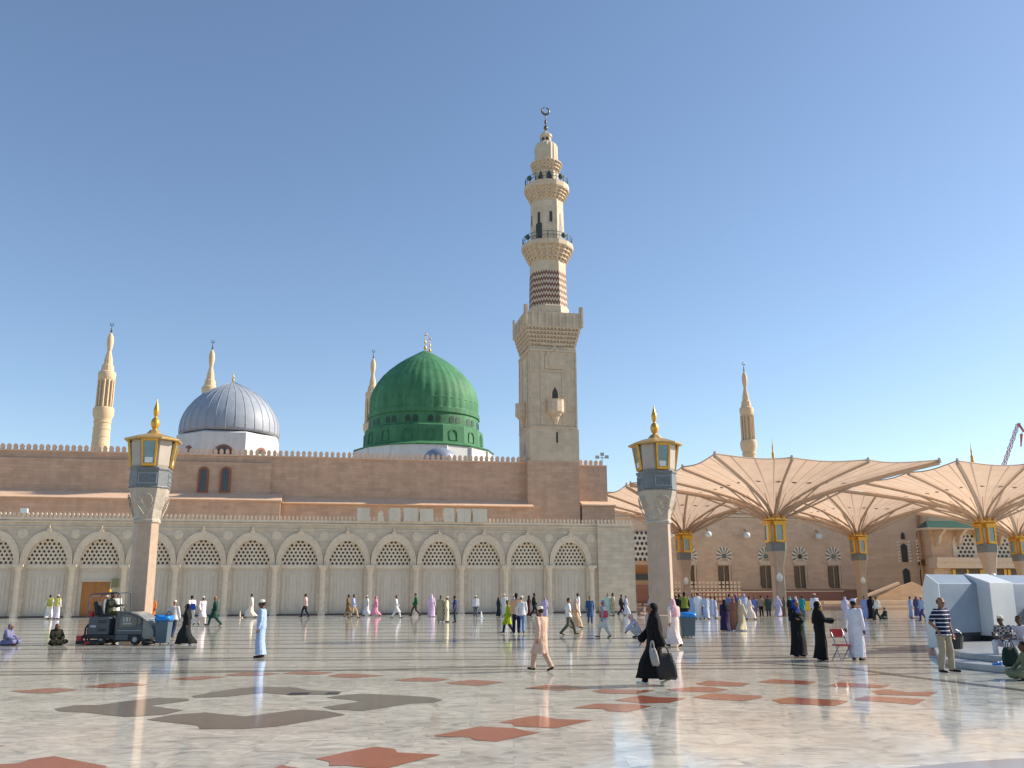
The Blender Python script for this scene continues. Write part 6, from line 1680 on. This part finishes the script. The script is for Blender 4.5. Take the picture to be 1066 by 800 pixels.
# --- middle and far figures: px, feet, top, face, pose, clothes, label, skin
FAR = [
 (50, 645, 618, 'B', 'walk', {'thobe': WH, 'vest': (190,190,96), 'hair': (40,36,32)}, 'bare-headed man in white with a yellow vest, left of a matching pair'),
 (58, 645, 618, 'B', 'stand', {'thobe': (212,206,234), 'vest': (196,194,110), 'cap': (235,225,215)}, 'man in white with a cap and yellow vest, right of the matching pair'),
 (109, 646, 620, 'R', 'stand', {'thobe': WH, 'cap': WH}, 'man in white just behind the scrubber driver'),
 (115, 646, 619, 'R', 'stand', {'thobe': (222,212,180), 'ghutra': (190,90,80,'check')}, 'man in cream with a reddish headscarf behind the scrubber'),
 (121, 646, 618, 'FR', 'stand', {'thobe': (222,224,230), 'hair': (36,32,30)}, 'dark-haired man in white, right of the trio behind the scrubber'),
 (157.5, 647, 622, 'F', 'stand', {'kurta': (206,110,40), 'trousers': (150,80,50), 'hair': (30,26,24)}, 'person in an orange tunic next to the left lamp post shaft'),
 (179, 665, 625, 'B', 'walk', {'shirt_long': (190,192,210), 'trousers': (48,56,92), 'cap': WH}, 'man with a shoulder bag, white shirt and blue trousers behind the left bin'),
 (198, 651, 620, 'BL', 'walk', {'thobe': (222,220,226), 'hair': (30,28,28)}, 'man in white with a small blue bag, behind the black-clad woman at left'),
 (209.5, 651, 621, 'FR', 'walk', {'kurta': (216,206,222), 'trousers': (205,190,200), 'cap': (215,205,205)}, 'man in a pale long shirt and cap walking, left of the dark green one'),
 (223, 652, 621, 'L', 'stride', {'kurta': (28,66,62), 'trousers': (34,72,66), 'cap': (190,120,100)}, 'man in dark green tunic striding left'),
 (261, 643.5, 618, 'L', 'stride', {'thobe': (222,212,214), 'hair': (36,32,30)}, 'man in white striding just left of the pale blue robed man'),
 (317.5, 643, 617.5, 'L', 'walk', {'shirt_long': (214,184,190), 'trousers': (30,30,52), 'hair': (36,32,30)}, 'lone man in a pink shirt and dark trousers by the arcade'),
 (362, 643, 619, 'R', 'walk', {'kurta': (120,92,66), 'trousers': (140,116,88), 'hair': (30,26,24)}, 'man in a brown tunic half hidden behind a blue-shirted man'),
 (367.5, 644, 619, 'R', 'stride', {'shirt_long': (160,166,214), 'trousers': (176,158,130), 'hair': (30,26,24)}, 'man in a light blue shirt and khaki trousers striding by the arcade'),
 (382, 641.5, 620, 'L', 'walk', {'thobe': (196,202,224), 'cap': WH}, 'white-robed man in a cap walking beside someone in pink'),
 (391, 642, 621, 'L', 'stride', {'abaya': (224,150,188), 'hood': (214,120,160)}, 'person dressed all in bright pink by the arcade'),
 (412, 644, 620, 'R', 'stride', {'kurta': (200,196,214), 'trousers': (200,206,228), 'hair': (40,34,30)}, 'man in pale grey-white striding alone, right of the one in pink'),
 (432.5, 642, 617, 'L', 'stride', {'shirt_long': (22,96,64), 'trousers': (66,60,52), 'hair': (28,26,24)}, 'man in a green jacket and dark trousers striding by the arcade'),
 (449, 642.5, 619, 'B', 'stand', {'abaya': (206,180,222), 'hood': (210,188,226)}, 'woman all in lilac standing near the arcade columns'),
 (458.5, 648, 620, 'F', 'stand', {'thobe': (172,162,140), 'hair': (50,42,36)}, 'man in a tan robe, left of the talking group of three'),
 (465, 648, 621, 'R', 'stand', {'thobe': (216,208,188), 'cap': (235,232,226)}, 'man in a cream robe and white cap in the middle of the talking group'),
 (473.5, 648.5, 620, 'L', 'phone', {'shirt_short': (44,56,130), 'trousers': (40,64,80), 'hair': (30,26,24)}, 'man in a blue polo shirt facing the two robed men'),
 (495, 642.5, 620, 'F', 'stand', {'shirt_long': (206,206,224), 'trousers': (96,96,116), 'cap': (230,228,222)}, 'man in white shirt and grey trousers standing alone near the pale cone'),
 (519, 642, 622, 'R', 'stand', {'abaya': (40,44,62), 'hood': (34,38,52)}, 'figure in dark slate clothes left of the white-capped man'),
 (525, 642, 618.5, 'B', 'stand', {'thobe': (200,206,220), 'cap': WH}, 'white-capped man partly hidden behind the man in lime green'),
 (529, 659.5, 625, 'L', 'walk', {'kurta': (150,170,24), 'trousers': (36,44,72), 'cap': (90,96,60)}, 'man in a lime green tunic and dark trousers'),
 (537.5, 660, 617.5, 'B', 'stand', {'shirt_long': (196,160,134), 'trousers': (24,30,56), 'hair': (34,30,28)}, 'man in a tan shirt with a dark blue bag, right of the lime green man'),
 (543, 660, 620.5, 'B', 'walk', {'shirt_long': (204,204,224), 'trousers': (96,124,180), 'cap': (222,222,228)}, 'man in white shirt, cap and light jeans beside the tan-shirted man'),
 (550.5, 641.5, 620, 'L', 'stand', {'abaya': (66,30,34), 'hood': (40,24,26)}, 'small dark maroon figure near the arcade, behind the pink-beige man'),
 (556, 642.5, 617.5, 'R', 'walk', {'shirt_long': (24,24,28), 'trousers': (22,22,26), 'hair': (20,18,18)}, 'man dressed all in black above the pink-beige man'),
 (567.5, 643, 625, 'F', 'stand', {'thobe': (178,168,214), 'hood': (170,160,210)}, 'short figure in lavender behind the pink-beige man'),
 (592, 661.5, 622.5, 'R', 'stride', {'shirt_short': (206,210,226), 'trousers': (86,90,84), 'hair': (60,50,44)}, 'man in a white short-sleeved shirt and grey trousers striding right'),
 (599.5, 655, 623.5, 'R', 'walk', {'thobe': (188,158,138), 'ghutra': (170,90,74,'check')}, 'man in a beige patterned robe behind the striding white-shirted man'),
 (602, 643, 617.5, 'L', 'stand', {'thobe': (206,208,222), 'hair': (60,50,46)}, 'white-robed man farthest back, above the beige-robed man'),
 (614.5, 650, 621, 'F', 'walk', {'kurta': (56,82,130), 'trousers': (60,86,134), 'hair': (32,30,30)}, 'man in a blue tunic walking left of the stooping man with the red scarf'),
 (633, 641.5, 618, 'F', 'stand', {'thobe': (178,206,206), 'hair': (120,84,66)}, 'man in a pale green-blue robe by the arcade end pier'),
 (638.5, 641.5, 617.5, 'L', 'stand', {'kurta': (186,172,148), 'trousers': (176,164,150), 'hair': (60,46,38)}, 'man in a beige tunic by the arcade end pier'),
 (647, 641.5, 619, 'R', 'walk', {'shirt_long': (52,54,76), 'trousers': (30,32,52), 'hair': (26,24,24)}, 'man in dark blue walking past the arcade end pier'),
 (652, 641.5, 620, 'R', 'walk', {'thobe': (190,196,224), 'hair': (90,96,140)}, 'man in a pale blue-white robe at the right end of the arcade'),
 (669.5, 641, 628, 'L', 'sitfloor', {'kurta': (150,130,130), 'hair': (50,40,36)}, 'small seated figure in the gap between arcade and right lamp post'),
 (677, 645, 620, 'L', 'stand', {'thobe': (150,164,222), 'hair': (60,50,50)}, 'man in pale blue peeking from behind the right lamp post'),
 (704.5, 641.5, 620, 'B', 'stand', {'thobe': (96,104,150), 'hair': (40,38,44)}, 'slate blue figure behind the man in the pink headscarf'),
 (708, 650, 618.5, 'B', 'stand', {'shirt_long': (30,34,40), 'trousers': (30,30,34), 'hair': (24,22,22)}, 'man in black just right of the pink headscarf'),
 (713.5, 652, 616.5, 'B', 'stand', {'shirt_long': (32,36,44), 'vest': (120,130,60), 'trousers': (24,26,34), 'hair': (24,22,22)}, 'man in dark clothes with a greenish vest standing behind the right-hand bin'),
 (721.5, 645, 618, 'F', 'stand', {'thobe': (150,166,222), 'hair': (50,46,56)}, 'man in a sky blue robe right of the dark-vested man'),
 (727, 645, 617, 'B', 'stand', {'thobe': (214,218,236), 'hair': (70,66,76)}, 'man in a bright white robe among the group behind the right bin'),
 (735.5, 645, 619.5, 'F', 'walk', {'thobe': (178,190,226), 'hair': (60,54,60)}, 'man in pale blue-white, third from the right of the group behind the bin'),
 (745, 644, 621.5, 'R', 'stand', {'thobe': (166,182,226), 'hair': (52,48,56)}, 'man in a blue-white robe standing apart between two groups'),
 (755.5, 657.5, 624.5, 'B', 'walk', {'abaya': (44,34,78), 'hood': (28,26,40)}, 'woman in dark violet, left of the three women in robes'),
 (764.5, 657, 622, 'B', 'stand', {'abaya': (150,108,96), 'hood': (140,98,88)}, 'woman in a rosy brown robe, middle of the three'),
 (771.5, 657, 625.5, 'BR', 'walk', {'abaya': (196,184,164), 'hood': (192,180,160)}, 'woman in a cream robe, right of the three'),
 (760, 645, 618.5, 'B', 'stand', {'thobe': (96,110,170), 'hair': (40,36,50)}, 'man in blue behind the rosy brown woman'),
 (775.5, 645, 618, 'F', 'stand', {'thobe': (170,180,222), 'ghutra': (150,160,210)}, 'pale blue headscarfed man behind the cream-robed woman'),
 (781, 645.5, 621, 'R', 'stride', {'thobe': (222,206,204), 'hair': (52,44,44)}, 'man in pinkish white striding right of the three women'),
 (786.5, 642, 621, 'F', 'stand', {'shirt_long': (110,124,196), 'trousers': (120,130,180), 'hair': (46,40,48)}, 'man in a cornflower blue shirt below the second fan window'),
 (793, 642, 620, 'B', 'stand', {'shirt_long': (150,132,110), 'trousers': (30,30,36), 'hair': (26,24,24)}, 'man in a tan jacket and black trousers standing by dark green neighbour'),
 (800.5, 642, 620, 'B', 'stand', {'kurta': (54,76,78), 'trousers': (50,60,62), 'hair': (30,28,28)}, 'man in a dark green tunic left of the near umbrella column'),
 (810.5, 642, 620.5, 'BR', 'walk', {'abaya': (186,178,216), 'hood': (190,182,220)}, 'person in a lavender-white robe in front of the grey umbrella column'),
 (823.5, 642.5, 622.5, 'F', 'stand', {'abaya': (24,34,54), 'hood': (60,196,206)}, 'woman in navy with a turquoise headscarf'),
 (829.5, 642, 622.5, 'B', 'stand', {'thobe': (200,196,222), 'hood': (200,196,226)}, 'white-veiled figure between two turquoise ones'),
 (836, 642, 620.5, 'B', 'stand', {'kurta': (28,134,150), 'trousers': (20,90,106), 'hair': (30,28,28)}, 'man in a teal tunic and trousers'),
 (849.5, 648, 618, 'F', 'stand', {'thobe': (196,196,232), 'cap': (224,184,184)}, 'tall white-robed man behind the woman all in black at right'),
 (881, 645, 621.5, 'B', 'stand', {'abaya': (184,180,218), 'hood': (186,182,222)}, 'woman in lavender left of the man with the red chair'),
 (901.5, 645, 620.5, 'F', 'stand', {'thobe': (130,148,210), 'hair': (46,44,52)}, 'man in blue just right of the man with the red chair'),
 (908, 645, 620.5, 'B', 'stand', {'abaya': (24,28,34), 'hood': (22,26,30)}, 'black-clad figure beside a white-shirted man at right'),
 (914, 646, 621, 'L', 'walk', {'shirt_long': (216,214,218), 'trousers': (34,40,44), 'hair': (50,44,44)}, 'man in a white shirt and dark trousers right of the black-clad figure'),
 (921.5, 645, 634, 'L', 'sitfloor', {'kurta': (40,56,60), 'hair': (24,24,24)}, 'dark figure sitting on the ground before the hedge'),
 (949, 644, 621, 'R', 'stand', {'thobe': (150,168,214), 'hair': (56,56,86)}, 'man in pale blue, left of the three people by the hedge'),
 (955.5, 642, 624, 'F', 'stand', {'abaya': (74,74,120), 'hood': (70,66,110)}, 'slight violet-blue figure in the middle of the three by the hedge'),
 (961.5, 647, 620.5, 'L', 'walk', {'shirt_long': (150,172,216), 'trousers': (50,60,120), 'cap': (226,224,224)}, 'man in light blue shirt and navy trousers left of the marble structure'),
 (741, 642, 621, 'B', 'stand', {'thobe': (172,176,206), 'hair': (60,56,60)}, 'grey-lavender robed man in the group right of the bin'),
 (730.5, 641.5, 620, 'F', 'stand', {'abaya': (84,92,140), 'hood': (80,86,130)}, 'slate blue veiled woman in the back of the group right of the bin'),
 (767.5, 644, 619, 'F', 'stand', {'abaya': (60,74,130), 'hood': (56,66,120)}, 'deep blue veiled figure between the men behind the three women'),
 (817, 641.5, 622, 'L', 'stand', {'abaya': (110,104,96), 'hood': (100,96,90)}, 'grey figure standing right behind the umbrella column'),
 (535, 642, 619, 'F', 'stand', {'thobe': (196,196,212), 'cap': (226,226,226)}, 'white-robed man far behind the tan-shirted man'),
]
sks = 'mdmlmdm'
for k, (px, py, pt, fc, ps, parts, lab) in enumerate(FAR):
    if 'trousers' in parts or 'thobe' in parts: parts = dict(parts); parts['shoes'] = SH if k % 3 else (90,70,60)
    person(px, py, pt, fc, ps, parts, lab, sks[k % 7], False)

# ------------------------------------------------------------------ bags
def bag(px, py, Y, w_, h_, m_, lab, straps=True, dy=0, tilt=0.0, rot=0.0, name='bag'):
    p = P(px, py, Y); t = thing(name, lab, 'bag', p, rot)
    mb = MB(); rings = []
    for (s_, z, th) in ((.8,-h_/2,.3),(1.0,-h_/2+.05,.9),(1.0,0,1.0),(.9,h_/2-.06,.7),(.72,h_/2,.3)):
        rings.append([(w_/2*s_*max(-1,min(1,1.25*math.cos(a))) + tilt*(z+h_/2), .09*th*max(-1,min(1,1.25*math.sin(a))), z + .012*math.sin(5*a)) for a in [2*math.pi*i/20 for i in range(20)]])
    mb.loft(rings); mb.build('bag_body', m_, t, smooth=True)
    if straps:
        for y in (-.05,.05):
            mb = MB(); mb.path([(tilt*h_+ w_*.22*math.cos(a), y, h_/2-.02 + .16*math.sin(a)) for a in [math.pi*k/8 for k in range(9)]], .010, 5); mb.build('strap', m_, t)
    t.rotation_euler.z = rot
    return t
Yw = G(683, 713.5).y
blackbag = mat('black_bag_fabric', (.010,.011,.012), .6, .2, 12, .4, 30)
b1 = bag(694.5, 694, Yw-.20, .40, .50, blackbag, 'large black bag slung on the striding woman in black', tilt=-.10)
b2 = bag(682.5, 684, Yw-.36, .15, .34, mat('pale_grey_bag', (.30,.30,.29), .6, .12, 8, .3, 30), 'pale grey shopping bag carried in front of the big black bag', tilt=-.18)
bag(200.6, 632, G(198,651).y-.25, .34, .36, cloth_mat((44,84,190)), 'small bright blue bag on the back of a man in white', straps=False)
bag(175.5, 645, G(179,665).y-.28, .34, .40, cloth_mat((60,60,92)), 'dark shoulder bag of the man behind the left bin', straps=True)
pp_ = G(1052, 694, .15); t = bag(1052.5, 687, pp_.y, .34, .42, cloth_mat((24,44,42)), 'dark green bag between the feet of the plaid-shirted man', straps=True)
t.location.z = .15 + .21
p = G(1040, 692.5, .15); t = thing('slipper_pair', 'bright blue slippers on the step beside the plaid-shirted man', 'slippers', (p.x, p.y, .15), R(30))
for sx in (-.06, .06):
    mb = MB(); mb.loft([[(sx+.042*s_*math.cos(a), .13*s_*math.sin(a), z) for a in [2*math.pi*i/14 for i in range(14)]] for s_, z in ((.95,0),(1,.01),(1,.03),(.95,.035))]); sl = mb.build('slipper', M['bag_blue'], t)
    mb = MB(); mb.path([(sx+.045*math.cos(a), -.03, .03+.04*math.sin(a)) for a in [math.pi*k/6 for k in range(7)]], .012, 5); mb.build('strap', M['bag_blue'], sl)
scv = mat('red_check_scarf', srgb(190,70,90), .8, .2, 20)
# red scarf tied round the waist of the stooping man
Jm = G(629, 664.5); t = MB(); rings = []
for (z, rx, ry) in ((.93,.20,.165),(.98,.235,.20),(1.10,.24,.20),(1.20,.215,.185),(1.24,.19,.16)):
    rings.append([(rx*math.cos(a), ry*math.sin(a), z + .02*math.sin(4*a)) for a in [2*math.pi*i/24 for i in range(24)]])
t.loft(rings); o = t.build('scarf', scv, None, smooth=True)
for q_ in people:
    if q_['label'].startswith('man with a red scarf round'): o.parent = q_

for o in [o for o in sc.objects if o.type == 'MESH' and o.parent and o.name.split('.')[0] in ('slit_window','buttress','drum_window','arched_opening','attic_opening','stone_bracket','counter_post','lantern_opening','kiosk_opening','pierced_opening','canopy_ornament','gilded_post','black_plinth')]:
    if not o.children: explode(o)

# soften the hard edges of the made things that stand close to the camera
for o in sc.objects:
    if o.type != 'MESH' or not o.parent: continue
    root = o.parent
    while root.parent: root = root.parent
    nm = root.name.split('.')[0]; wd_ = {'floor_scrubber': .022, 'litter_bin': .015, 'marble_block': .014, 'lamp_post': .012}.get(nm)
    if wd_ and len(o.data.polygons) < 400 and o.name.split('.')[0] not in ('bin_liner','squeegee'):
        bm_ = o.modifiers.new('soft_edges', 'BEVEL'); bm_.width = wd_; bm_.segments = 2; bm_.limit_method = 'ANGLE'; bm_.angle_limit = R(35)
